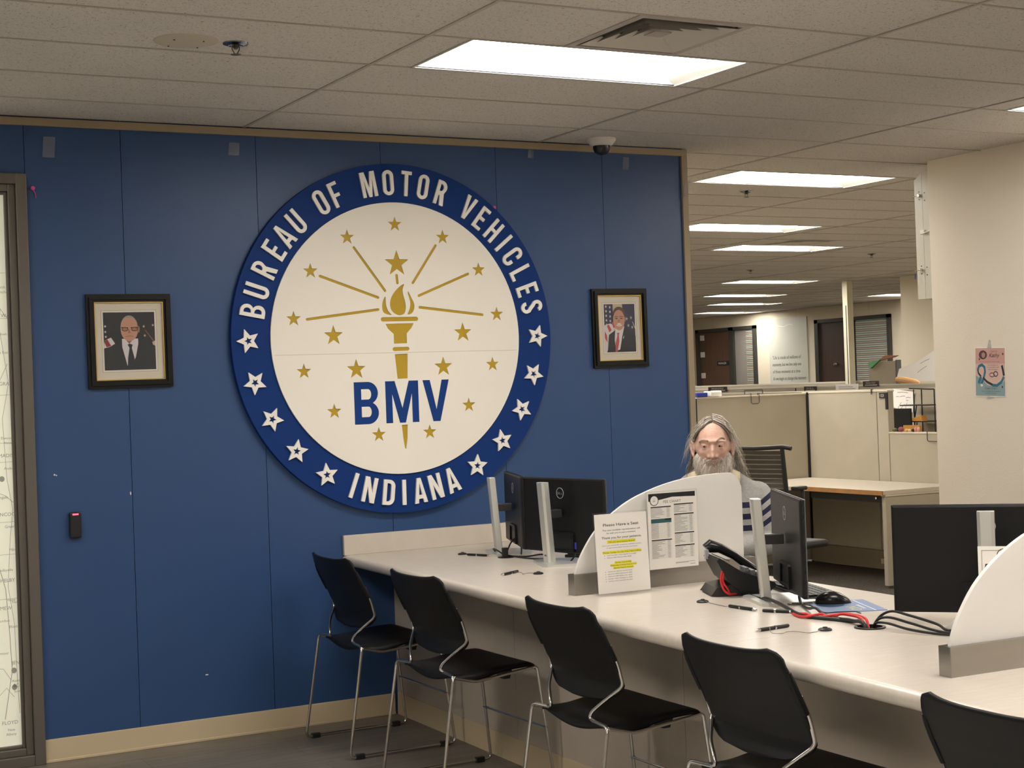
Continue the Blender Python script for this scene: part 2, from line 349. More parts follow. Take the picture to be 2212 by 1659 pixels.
# ------------------------------------------------------------------ window with the frosted map film, far left
def map_window():
    g = mat('bronze_frame', (0.140, 0.123, 0.105), 0.4, 0.3)
    fr = MB(); x0, x1 = -2.45, -0.968; z1 = 2.474
    fr.box(x1 - 0.045, x1, -0.03, 0.05, 0, z1); fr.box(x0, x0 + 0.045, -0.03, 0.05, 0, z1)
    fr.box(x0 + 0.045, x1 - 0.045, -0.03, 0.05, z1 - 0.045, z1); fr.box(x0 + 0.045, x1 - 0.045, -0.03, 0.05, 0, 0.045)
    for (a, b_, d, e) in ((0.045, 0.075, -0.012, 0.045), (0.075, 0.088, 0.004, 0.04)):
        fr.box(x1 - b_, x1 - a, d, e, a, z1 - a); fr.box(x0 + a, x0 + b_, d, e, a, z1 - a)
        fr.box(x0 + b_, x1 - b_, d, e, z1 - b_, z1 - a); fr.box(x0 + b_, x1 - b_, d, e, a, b_)
    o = fr.build('window_1', g, bevel=0.003); struct(o)
    p = MB(); p.box(x0 + 0.088, x1 - 0.088, 0.018, 0.024, 0.088, z1 - 0.088, 0)
    T = at(T_BACK, 0, 0.0175, 0); rx = x1 - 0.088
    # map drawing: thin roads and county lines
    def line(pts, t=0.0035): p.flat(ribbon(pts, t * .42), 0.0004, 1, T)
    random.seed(3)
    for z in (2.06, 1.87, 1.55, 1.35, 1.27, 1.02, 0.885, 0.70):
        line([(x0 + 0.1, z + random.uniform(-.02, .02)), (-1.5, z + 0.01), (-1.3, z - 0.004), (rx, z)], 0.003)
    line([(-1.10, 2.33), (-1.105, 1.95), (-1.08, 1.75), (-1.06, 1.60), (-1.09, 1.45), (-1.08, 1.20), (-1.06, 1.07), (-1.075, 0.95), (-1.09, 0.75), (-1.07, 0.60), (-1.065, 0.35), (-1.06, 0.22)], 0.004)
    line([(-1.20, 1.0), (-1.13, 0.86), (-1.10, 0.74), (-1.09, 0.55), (-1.085, 0.40), (-1.12, 0.2)], 0.006)
    line([(-1.19, 1.43), (-1.12, 1.47), (-1.10, 1.60), (-1.062, 1.68)], 0.004)
    line([(-1.2, 1.18), (-1.09, 1.13), (-1.057, 1.10)], 0.004); line([(-1.2, 0.42), (-1.12, 0.41), (-1.09, 0.36)], 0.004)
    line([(-1.14, 0.30), (-1.11, 0.33), (-1.08, 0.29)], 0.004); line([(-1.09, 1.92), (-1.057, 1.87)], 0.004)
    for zc in (1.20, 0.40, 0.33): p.flat(ell(-1.078 if zc < 1 else -1.10, zc, 0.011, 0.012, 12), 0.0006, 1, T)
    names = [('Sparta', 2.16, -1.125, .016), ('North', 1.995, -1.100, .014), ('Manchester', 1.975, -1.100, .014), ('WABASH', 1.875, -1.082, .018), ('Wabash', 1.80, -1.105, .012),
             ('La Fontaine', 1.722, -1.100, .014), ('GRANT', 1.59, -1.098, .018), ('Elwood', 1.365, -1.098, .013), ('Alexandria', 1.345, -1.088, .012), ('MADISON', 1.290, -1.11, .018), ('Anderson', 1.238, -1.09, .013),
             ('Ingalls', 1.118, -1.115, .014), ('HANCOCK', 1.045, -1.142, .018), ('Greenfield', 0.995, -1.095, .014), ('Milroy', 0.898, -1.08, .014), ('Shelbyville', 0.815, -1.13, .013), ('SHELBY', 0.770, -1.13, .018),
             ('Hope', 0.690, -1.098, .014), ('Hartsville', 0.680, -1.075, .012), ('BARTHOLOMEW', 0.655, -1.235, .018), ('Columbus', 0.605, -1.15, .013), ('Elizabethtown', 0.578, -1.09, .013), ('Seymour', 0.47, -1.15, .013),
             ('JENNINGS', 0.425, -1.087, .018), ('Austin', 0.352, -1.088, .013), ('SCOTT', 0.330, -1.082, .018), ('Scottsburg', 0.308, -1.08, .012), ('FLOYD', 0.178, -1.132, .018), ('New', 0.150, -1.110, .013), ('Albany', 0.132, -1.118, .013)]
    for t, z, x, sz in names: put_text(p, t, x, z, sz * 0.8, 0.0006, 1, T)
    p.flat(ell(-1.2015, 1.905, 0.118, 0.125, 40), 0.0008, 2, T)
    for a, z in ((-1.093, 1.935), (-1.098, 1.885)): p.flat(star(a, z, 0.016, 0.2), 0.001, 3, T)
    put_text(p, 'S', -1.098, 1.955, 0.022, 0.001, 3, T)
    film = mat('map_film', (0.80, 0.79, 0.66), 0.5, emit=(0.80, 0.78, 0.62), estr=0.2)  # faint glow stands in for light coming through from the room beyond
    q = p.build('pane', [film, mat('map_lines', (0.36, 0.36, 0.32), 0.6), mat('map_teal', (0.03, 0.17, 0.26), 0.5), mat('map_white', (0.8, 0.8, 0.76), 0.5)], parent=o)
map_window()

# ------------------------------------------------------------------ the round seal
def arc(cx, cy, rx, ry, a0, a1, n=16):
    return [(cx + rx * math.cos(math.radians(a0 + (a1 - a0) * i / n)), cy + ry * math.sin(math.radians(a0 + (a1 - a0) * i / n))) for i in range(n + 1)]
def glyph(ch, w, t):
    """condensed grotesque capitals, height 1; returns groups of [outline, holes...]"""
    h = t * 0.92; r = w / 2; ri = r - t
    if ch == 'I': return t, [[rect(0, 0, t, 1)]]
    if ch == 'L': return w * .85, [[[(0, 0), (w * .85, 0), (w * .85, h), (t, h), (t, 1), (0, 1)]]]
    if ch == 'E': return w * .88, [[[(0, 0), (w * .88, 0), (w * .88, h), (t, h), (t, .5 - h / 2), (w * .78, .5 - h / 2), (w * .78, .5 + h / 2), (t, .5 + h / 2), (t, 1 - h), (w * .88, 1 - h), (w * .88, 1), (0, 1)]]]
    if ch == 'F': return w * .85, [[[(0, 0), (t, 0), (t, .47 - h / 2), (w * .78, .47 - h / 2), (w * .78, .47 + h / 2), (t, .47 + h / 2), (t, 1 - h), (w * .85, 1 - h), (w * .85, 1), (0, 1)]]]
    if ch == 'T': c = w * .47; return w * .94, [[[(c - t / 2, 0), (c + t / 2, 0), (c + t / 2, 1 - h), (w * .94, 1 - h), (w * .94, 1), (0, 1), (0, 1 - h), (c - t / 2, 1 - h)]]]
    if ch == 'H': return w, [[[(0, 0), (t, 0), (t, .5 - h / 2), (w - t, .5 - h / 2), (w - t, 0), (w, 0), (w, 1), (w - t, 1), (w - t, .5 + h / 2), (t, .5 + h / 2), (t, 1), (0, 1)]]]
    if ch == 'V': W = w * 1.08; return W, [[[(W / 2 - t * .52, 0), (W / 2 + t * .52, 0), (W, 1), (W - t * 1.06, 1), (W / 2, t * 1.6), (t * 1.06, 1), (0, 1)]]]
    if ch == 'A':
        W = w * 1.12; c = W / 2
        def xe(y): return c - (c - t * .5) * y - t * .5 * 0 if False else (c - t * .52) * y
        def xi(y): return t * 1.02 + (c - t * 1.02) * y / .80
        return W, [[[(0, 0), (t * 1.02, 0), (xi(.17), .17), (W - xi(.17), .17), (W - t * 1.02, 0), (W, 0), (c + t * .52, 1), (c - t * .52, 1)], [(xi(.32), .32), (c, .80), (W - xi(.32), .32)]]]
    if ch == 'M': W = w * 1.36; c = W / 2; return W, [[[(0, 0), (t * .95, 0), (t * .95, .68), (c - t * .42, 0.0), (c + t * .42, 0.0), (W - t * .95, .68), (W - t * .95, 0), (W, 0), (W, 1), (W - t * 1.35, 1), (c, .36), (t * 1.35, 1), (0, 1)]]]
    if ch == 'N': W = w * 1.08; return W, [[[(0, 0), (t * .98, 0), (t * .98, .62), (W - t * 1.15, 0), (W, 0), (W, 1), (W - t * .98, 1), (W - t * .98, .40), (t * 1.15, 1), (0, 1)]]]
    if ch == 'O': return w, [[arc(r, 1 - r, r, r, 0, 180) + arc(r, r, r, r, 180, 360), arc(r, 1 - r, ri, ri * 1.1, 0, 180) + arc(r, r, ri, ri * 1.1, 180, 360)]]
    if ch == 'U': return w, [[[(0, 1)] + arc(r, r, r, r, 180, 360) + [(w, 1), (w - t, 1)] + arc(r, r, ri, ri * 1.1, 360, 180) + [(t, 1)]]]
    if ch == 'C': return w, [[arc(r, 1 - r, r, r, 0, 180) + arc(r, r, r, r, 180, 360) + [(w, .36), (w - t, .36)] + arc(r, r, ri, ri * 1.1, 360, 180) + arc(r, 1 - r, ri, ri * 1.1, 180, 0) + [(w - t, .64), (w, .64)]]]
    if ch == 'D': q = w * .52; return w, [[[(0, 0)] + arc(w - q, q, q, q, 270, 360) + arc(w - q, 1 - q, q, q, 0, 90) + [(0, 1)], [(t, h)] + arc(w - q, q, q - t, q - h, 270, 360) + arc(w - q, 1 - q, q - t, q - h, 0, 90) + [(t, 1 - h)]]]
    if ch in 'BR':
        a = .265; W = w * (1.0 if ch == 'B' else .96)
        y1, y2 = .5 + h / 2, 1 - h; hole1 = [(t, y1)] + arc(W - a, (y1 + y2) / 2, a - t, (y2 - y1) / 2, -90, 90, 14) + [(t, y2)]
        if ch == 'B':
            out = [(0, 0)] + arc(W - a, a, a, a, -90, 62, 14) + arc(W - a, 1 - a, a * .97, a, -62, 90, 14) + [(0, 1)]
            y3, y4 = h, .5 - h / 2; hole2 = [(t, y3)] + arc(W - a, (y3 + y4) / 2, a - t, (y4 - y3) / 2, -90, 90, 14) + [(t, y4)]
            return W, [[out, hole1, hole2]]
        out = [(0, 0), (t, 0), (t, .46 - h / 2), (t * 1.4, .46 - h / 2), (W - t * 1.12, 0), (W + t * .02, 0), (W - t * .62, .49)] + arc(W - a, 1 - a, a * .97, a, -35, 90, 8) + [(0, 1)]
        return W, [[out, hole1]]
    if ch == 'S':
        q = t / 2; rr = r - q
        pts = arc(r, 1 - r, rr, r - q, 8, 185, 12) + [(q + .02, .66), (q + .10, .585), (r, .5), (w - q - .10, .415), (w - q - .02, .34)] + arc(r, r, rr, r - q, -5, -188, 12)
        return w, [[ribbon(pts, t)]]
    return w, [[rect(0, 0, w, 1)]]
def place_glyph(mb, ch, w, t, sc, M, d0, d1, mi, sx=1.0):
    """centre of the letter at M's origin"""
    W, gs = glyph(ch, w, t)
    for g in gs: mb.prism([[((p[0] - W / 2) * sc * sx, (p[1] - .5) * sc) for p in lp] for lp in g], d0, d1, mi, M)
def seal():
    cx, cz = 0.715, 1.757
    root = thing('wall_seal', (cx, 0, cz), 0, 'large round blue and cream seal reading BUREAU OF MOTOR VEHICLES INDIANA on the blue wall', 'sign')
    blue = mat('seal_blue', (0.008, 0.036, 0.170), 0.55, spec=0.12); cream = mat('seal_cream', (0.83, 0.79, 0.71), 0.6)
    gold = mat('seal_gold', (0.46, 0.30, 0.012), 0.5); blue2 = mat('seal_letter_blue', (0.008, 0.045, 0.21), 0.7, spec=.2); white = mat('seal_white', (0.86, 0.83, 0.77), 0.45)
    T = T_BACK
    ring = MB().prism([ell(0, 0, .818, .818, 160)], 0.002, 0.030, 0, T)
    ring.box(-.817, .817, -0.0302, -0.0299, .006, .0075, 1)
    ring.build('outer_ring', [blue, M_black_gap], root, smooth=True)
    golds = []; S = lambda L, dx=0.022: [(a + dx, b + 0.003) for a, b in L]
    small = S([(-0.024, 0.532), (-0.267, 0.468), (-0.453, 0.311), (-0.542, 0.094), (-0.501, -0.146), (-0.36, -0.333), (-0.142, -0.449), (0.12, -0.448), (0.332, -0.328), (0.468, -0.136), (0.5, 0.106), (0.41, 0.321), (0.223, 0.475)], .018)
    mid = S([(-0.351, 0.016), (0.313, 0.021), (-0.244, -0.142), (0.203, -0.14)], .018)
    for p_ in small: golds.append(('gold_star', star(p_[0], p_[1] - .002, .037)))
    for p_ in mid: golds.append(('gold_star', star(p_[0], p_[1] - .003, .049)))
    golds.append(('gold_star', star(-0.003, 0.349, .064)))
    rays = [(-0.235, 0.419), (-0.086, 0.219), (-0.407, 0.286), (-0.122, 0.187), (-0.477, 0.089), (-0.124, 0.131), (0.184, 0.433), (0.059, 0.256), (0.352, 0.299), (0.088, 0.195), (0.422, 0.102), (0.09, 0.14), (-0.024, 0.291), (-0.021, 0.255)]
    rays = S(rays, .018)
    for i in range(0, 14, 2): golds.append(('gold_ray', stadium(rays[i], rays[i + 1], .0125)))
    o = (.018, .003)
    def sh(L): return [(a + o[0], b + o[1]) for a, b in L]
    def smooth(L, n=4):
        out = []; k = len(L)
        for i in range(k):
            p0, p1, p2, p3 = L[i - 1], L[i], L[(i + 1) % k], L[(i + 2) % k]
            for j in range(n):
                u = j / n; out.append(tuple(0.5 * (2 * p1[c] + (p2[c] - p0[c]) * u + (2 * p0[c] - 5 * p1[c] + 4 * p2[c] - p3[c]) * u * u + (3 * p1[c] - p0[c] - 3 * p2[c] + p3[c]) * u ** 3) for c in (0, 1)))
        return out
    golds.append(('torch_flame', smooth(sh([(0.0135, 0.250), (-0.011, 0.238), (-0.040, 0.21), (-0.058, 0.18), (-0.062, 0.147), (-0.050, 0.12), (-0.020, 0.104), (0.008, 0.111), (0.018, 0.136), (0.016, 0.166), (0.008, 0.196), (0.005, 0.224)]))))
    golds.append(('torch_flame', smooth(sh([(-0.085, 0.191), (-0.098, 0.172), (-0.103, 0.142), (-0.094, 0.115), (-0.056, 0.105), (-0.073, 0.125), (-0.083, 0.155)]))))
    golds.append(('torch_flame', smooth(sh([(0.034, 0.216), (0.047, 0.188), (0.062, 0.158), (0.061, 0.133), (0.047, 0.112), (0.026, 0.108), (0.036, 0.130), (0.042, 0.158), (0.037, 0.185), (0.031, 0.205)]))))
    golds.append(('torch_rim', stadium((-.084, .088), (.087, .089), .020)))
    golds.append(('torch_cup', sh([(-0.089, 0.064), (-0.078, 0.042), (-0.049, 0.016), (-0.049, -0.029), (0.018, -0.028), (0.018, 0.018), (0.043, 0.043), (0.055, 0.066)])))
    golds.append(('torch_band', stadium((-.030, -.052), (.038, -.051), .0175)))
    golds.append(('torch_stem', sh([(-0.047, -0.079), (-0.037, -0.194), (0.014, -0.193), (0.019, -0.077)])))
    golds.append(('torch_tip', sh([(-0.024, -0.411), (-0.018, -0.475), (-0.011, -0.522), (-0.005, -0.522), (0.003, -0.475), (0.006, -0.410)])))
    holes = [g[1] for g in golds]
    letters = []
    for ch, x, w_ in (('B', -0.199 + .018, .62), ('M', -0.017 + .018, .636), ('V', 0.160 + .018, .655)):
        W, gs = glyph(ch, w_, .185)
        kx = {'B': .122, 'M': .170, 'V': .139}[ch] / W
        for g in gs: letters.append((ch, [[((p[0] - W / 2) * kx + x, (p[1] - .5) * .196 - .299) for p in lp] for lp in g]))
    disc = MB(); disc.prism([ell(0, 0, .636, .636, 128)] + holes + [L[1][0] for L in letters], .030, .038, 0, T)
    for ch, g in letters:
        for h_ in g[1:]: disc.prism([h_], .030, .038, 0, T)
    disc.box(-.62, .62, -.0383, -.0378, -.069, -.0675, 1)
    disc.build('centre_disc', [cream, mat('seal_seam', (0.45, 0.41, 0.34), 0.7)], root)
    for n, lp in golds: MB().prism([lp], .0302, .0335, 0, T).build(n, gold, root)
    for ch, g in letters: MB().prism(g, .0302, .036, 0, T).build('blue_letter', blue2, root)
    ring_st = [(-0.764, -0.005), (-0.739, -0.192), (-0.664, -0.359), (-0.553, -0.508), (-0.411, -0.623), (0.362, -0.623), (0.503, -0.509), (0.617, -0.361), (0.689, -0.191), (0.717, -0.005)]
    for a, b in S(ring_st, .0225):
        ang = math.atan2(b, a) - PI / 2 + (PI if b < -.3 or True else 0)
        rot = math.atan2(b, a) - PI / 2
        M = Matrix.Translation((0, 0, 0)) @ T
        r0 = rot
        MB().prism([star(a, b, .056, r0, .46), star(a, b, .020, r0, .44)], .0302, .040, 0, M).build('white_star', white, root, bevel=.0012)
    tx = [('B', -0.743, 0.134), ('U', -0.725, 0.225), ('R', -0.682, 0.32), ('E', -0.624, 0.404), ('A', -0.571, 0.467), ('U', -0.517, 0.537), ('O', -0.393, 0.627), ('F', -0.322, 0.668), ('M', -0.153, 0.712), ('O', -0.054, 0.72), ('T', 0.038, 0.718), ('O', 0.124, 0.703), ('R', 0.213, 0.673), ('V', 0.357, 0.613), ('E', 0.424, 0.562), ('H', 0.487, 0.503), ('I', 0.540, 0.446), ('C', 0.586, 0.383), ('L', 0.628, 0.305), ('E', 0.661, 0.223), ('S', 0.688, 0.141)]
    for ch, a, b in tx:
        th = math.atan2(b, a + .022); Rr = .7285
        M = T @ Matrix.Translation((Rr * math.cos(th), Rr * math.sin(th), 0)) @ Matrix.Rotation(th - PI / 2, 4, 'Z')
        mb = MB(); place_glyph(mb, ch, .47, .145, .118, M, .0302, .0405, 0); mb.build('white_letter', white, root, bevel=.0012)
    for ch, a, b in [('I', -0.278, -0.672), ('N', -0.201, -0.699), ('D', -0.105, -0.714), ('I', -0.027, -0.718), ('A', 0.054, -0.716), ('N', 0.138, -0.704), ('A', 0.224, -0.680)]:
        th = math.atan2(b, a + .022); Rr = .7235
        M = T @ Matrix.Translation((Rr * math.cos(th), Rr * math.sin(th), 0)) @ Matrix.Rotation(th + PI / 2, 4, 'Z')
        mb = MB(); place_glyph(mb, ch, .50, .155, .118, M, .0302, .0405, 0); mb.build('white_letter', white, root, bevel=.0012)
seal()

# ------------------------------------------------------------------ framed portraits
def portrait(x0, x1, z0, z1, rz, label, kind):
    cx, cz = (x0 + x1) / 2, (z0 + z1) / 2; w, h = x1 - x0, z1 - z0
    root = thing('framed_portrait', (cx, 0, cz), 0, label, 'picture', 'framed portraits on the blue wall')
    root.rotation_euler = (0, rz, 0)
    T = T_BACK; blk = mat('frame_black', (0.006, 0.006, 0.005), 0.35, spec=.3); gold = mat('frame_gold', (0.55, 0.38, 0.12), 0.3, 0.7)
    fb = MB(); a = w / 2; b = h / 2
    def ringp(m, o, i, d0, d1, mi=0): m.prism([rect(-a + o, -b + o, a - o, b - o), rect(-a + i, -b + i, a - i, b - i)], d0, d1, mi, T)
    ringp(fb, 0, .012, .002, .018); ringp(fb, .012, .024, .002, .026); ringp(fb, .024, .034, .002, .018)
    fr_ = fb.build('frame', blk, root, bevel=.002)
    g = MB(); ringp(g, .034, .038, .002, .017); g.build('gilt_slip', gold, fr_)
    m = MB(); m.prism([rect(-a + .038, -b + .038, a - .038, b - .038)], .003, .009, 0, T)
    iw, ih = a - .072, b - .078
    ln = .0012
    for e in (.008,):
        m.prism([rect(-iw - e - ln, -ih - e - ln, iw + e + ln, ih + e + ln), rect(-iw - e, -ih - e, iw + e, ih + e)], .009, .0093, 1, T)
    m.build('mat_board', [mat('mat_board', (0.72, 0.65, 0.53), 0.8), mat('mat_line', (0.35, 0.31, 0.26), 0.8)], root)
    p = MB(); L = [.0094]
    cols = ['0b0d16', 'e8e0d8', 'c59078', '14171f', 'd9d3d6', '0e121f', '8e2530', '9a948c', '8f5c48', 'c9b393', '1e2548', 'c24a4a', '5a3a2c', 'a86f52']
    mats_ = [mat('print_' + c, c, 0.35) for c in cols]
    def P_(lp, mi): p.flat([(q[0] * iw, q[1] * ih) for q in lp], L[0], mi, T); L[0] += .00008
    def E_(cx_, cy_, rx, ry, mi, n=24): P_(ell(cx_, cy_, rx, ry, n), mi)
    p.prism([rect(-iw - .006, -ih - .006, iw + .006, ih + .006)], .009, .0094, 1, T); L[0] = .0095
    if kind == 'old':
        P_(rect(-1, -1, 1, 1), 0)
        for q in ((-.93, .52), (-.93, .33), (-.92, .16)): P_(star(q[0], q[1], .055), 4)
        P_([(-1, -.24), (-.98, .03), (-.72, .13), (-.57, -.08), (-.75, -.18)], 4); P_([(-1, .02), (-.86, .07), (-.72, -.16), (-.9, -.2)], 6)
        for q in ((.57, .50), (.60, .18), (.93, .54)): P_(star(q[0], q[1], .06), 9)
        P_([(.60, .38), (.63, .38), (.95, 0), (.92, -.02)], 8); P_([(.88, -.05), (1, .0), (1, -.18), (.92, -.15)], 9)
        P_([(-1, -1), (-1, -.28), (-.60, -.14), (-.28, .02), (.32, .02), (.62, -.12), (1, -.26), (1, -1)], 3)
        P_([(-.30, .08), (-.30, -.2), (-.12, -.85), (0, -.95), (.22, -.55), (.33, -.1), (.33, .08)], 4)
        P_([(-.22, .12), (-.02, -.10), (.20, .12)], 8)
        P_([(-.09, -.12), (.0, -.09), (.11, -.13), (.07, -.24), (.17, -.62), (.10, -.98), (-.12, -.98), (-.09, -.6), (-.02, -.24)], 5)
        E_(-.0, .47, .34, .42, 7); E_(-.0, .38, .335, .385, 2); E_(.35, .40, .06, .12, 13)
        P_(ell(.0, .60, .30, .22), 2)
        P_(ribbon([(-.32, .47), (-.05, .46)], .03), 5); P_(ribbon([(.05, .46), (.36, .47)], .03), 5)
        for s_ in (-.17, .20): P_(ell(s_, .41, .13, .075), 5); P_(ell(s_, .41, .105, .052), 13)
        P_([(-.04, .40), (.0, .42), (.05, .28), (-.06, .27)], 13); P_(ribbon([(-.15, .155), (0, .18), (.15, .165)], .022), 8)
    else:
        P_(rect(-1, -1, 1, 1), 9); P_(rect(-1, -1, -.42, 1), 10); P_(rect(.20, -1, 1, 1), 10)
        for r_ in range(5):
            for c_ in range(2): P_(star(-.86 + .25 * c_, .90 - .19 * r_ - .03 * c_, .075), 4)
        P_([(-1, .12), (-.62, .20), (-.35, .10), (-.45, -.3), (-.9, -1), (-1, -1)], 4)
        P_([(-.85, .10), (-.72, .15), (-.55, -.08), (-.70, -.18)], 11); P_([(-1, -.12), (-.86, -.3), (-.84, -.6), (-1, -.42)], 11); P_([(-.55, .24), (-.42, .26), (-.3, .05), (-.42, .0)], 11)
        for q in ((.74, .42), (.46, .38), (.55, .10), (.80, .02)): P_(star(q[0], q[1], .085), 9)
        P_([(.80, .25), (.84, .26), (1, .0), (1, -.1)], 9)
        P_([(-.86, -1), (-.74, -.28), (-.30, -.08), (.30, .0), (.62, -.12), (1, -.35), (1, -1)], 5)
        P_([(-.32, -.03), (-.38, -.5), (-.30, -.95), (-.05, -.9), (.12, -.35), (.28, .06)], 4)
        P_([(-.22, -.20), (-.05, -.20), (-.10, -.30), (-.08, -.55), (-.22, -1), (-.36, -1), (-.32, -.6), (-.20, -.32)], 11)
        E_(-.05, .58, .40, .31, 12); E_(-.06, .33, .375, .43, 2)
        E_(.35, .36, .05, .10, 13)
        for s_ in (-.22, .10): P_(ell(s_, .40, .085, .028), 12); P_(ribbon([(s_ - .12, .465), (s_, .485), (s_ + .12, .465)], .025), 12)
        P_([(-.10, .36), (-.04, .37), (.02, .25), (-.15, .25)], 13); P_(ell(-.06, .13, .17, .065), 1); P_(ribbon([(-.24, .17), (-.06, .10), (.12, .17)], .02), 8)
        P_([(.16, -.42), (.24, -.32), (.22, -.40), (.18, -.46)], 1)
    p.build('print', mats_, root)
    gl = MB().prism([rect(-a + .035, -b + .035, a - .035, b - .035)], .0155, .0165, 0, T); gl.build('glass', M_acrylic, root)
portrait(-0.735, -0.368, 1.563, 1.968, -0.004, 'black framed portrait of a man in glasses and black tie, left of the seal', 'old')
portrait(1.790, 2.118, 1.590, 1.989, -0.006, 'black framed portrait of a smiling man in red tie, right of the seal', 'young')

# ------------------------------------------------------------------ small things on the walls
r = thing('card_reader', (-0.812, 0, 0.934), 0, 'small black card reader with a red light on the blue wall beside the map window', 'card reader')
MB().box(-.0245, .0245, -.026, 0, 0, .110).build('body', M_dark, r, bevel=.006)
MB().box(-.012, .012, -.0275, -.0255, .098, .104).build('indicator_light', mat('red_led', (0.9, 0.05, 0.06), 0.4, emit=(1, 0.03, 0.05), estr=6), r)
M_tape = mat('clear_tape', (0.55, 0.58, 0.62), 0.25, trans=0.5, alpha=0.45)
for i, (x, z, w_, h_, lab) in enumerate(((-0.865, 2.592, .050, .088, 'faint clear tape strip on the blue wall above the map window'), (-0.050, 2.618, .050, .058, 'crinkled shiny clear tape strip on the blue wall left above the seal'),
                          (1.475, 2.660, .032, .050, 'short clear tape scrap under the top trim, left of the dome camera'), (2.030, 2.630, .034, .065, 'clear tape scrap under the top trim, right of the dome camera'))):
    random.seed(i + 20); m = MB()
    m.grid(lambda u, v: ((u - .5) * w_ + (v - .5) * .006, -.0016 - .0022 * abs(math.sin(u * 7 + v * 9 + i)), (v - .5) * h_), 6, 8)
    tag(m.build('tape_strip', M_tape, loc=(x, 0, z), smooth=True), lab, 'tape', 'clear tape strips under the top trim')
m = MB(); m.grid(lambda u, v: ((u - .5) * .055 + .02, -.018 - .02 * v * (1 - u), (v - .5) * .075 + .03 * u), 5, 6)
tag(m.build('tape_strip', M_tape, loc=(2.375, 0, 2.50)), 'loose clear tape peeling off the right edge of the blue wall', 'tape', 'clear tape strips under the top trim')
M_pink = mat('pink_plastic', (0.65, 0.08, 0.30), 0.3)
for x, z, lab in ((-0.968 + .03, 2.415, 'pink push pin stuck beside the top corner of the map window'), (1.255, 2.385, 'pink push pin on the blue wall at the upper right edge of the seal')):
    m = MB().lathe([(.004, 0), (.0095, .004), (.006, .010), (.008, .016)], 12, 0, T_BACK); m.tube([(0, -.008, -.004), (.010, -.004, -.020), (.012, -.002, -.040)], .0022, 6)
    tag(m.build('push_pin', M_pink, loc=(x, 0, z), smooth=True), lab, 'push pin', 'pink push pins on the blue wall')

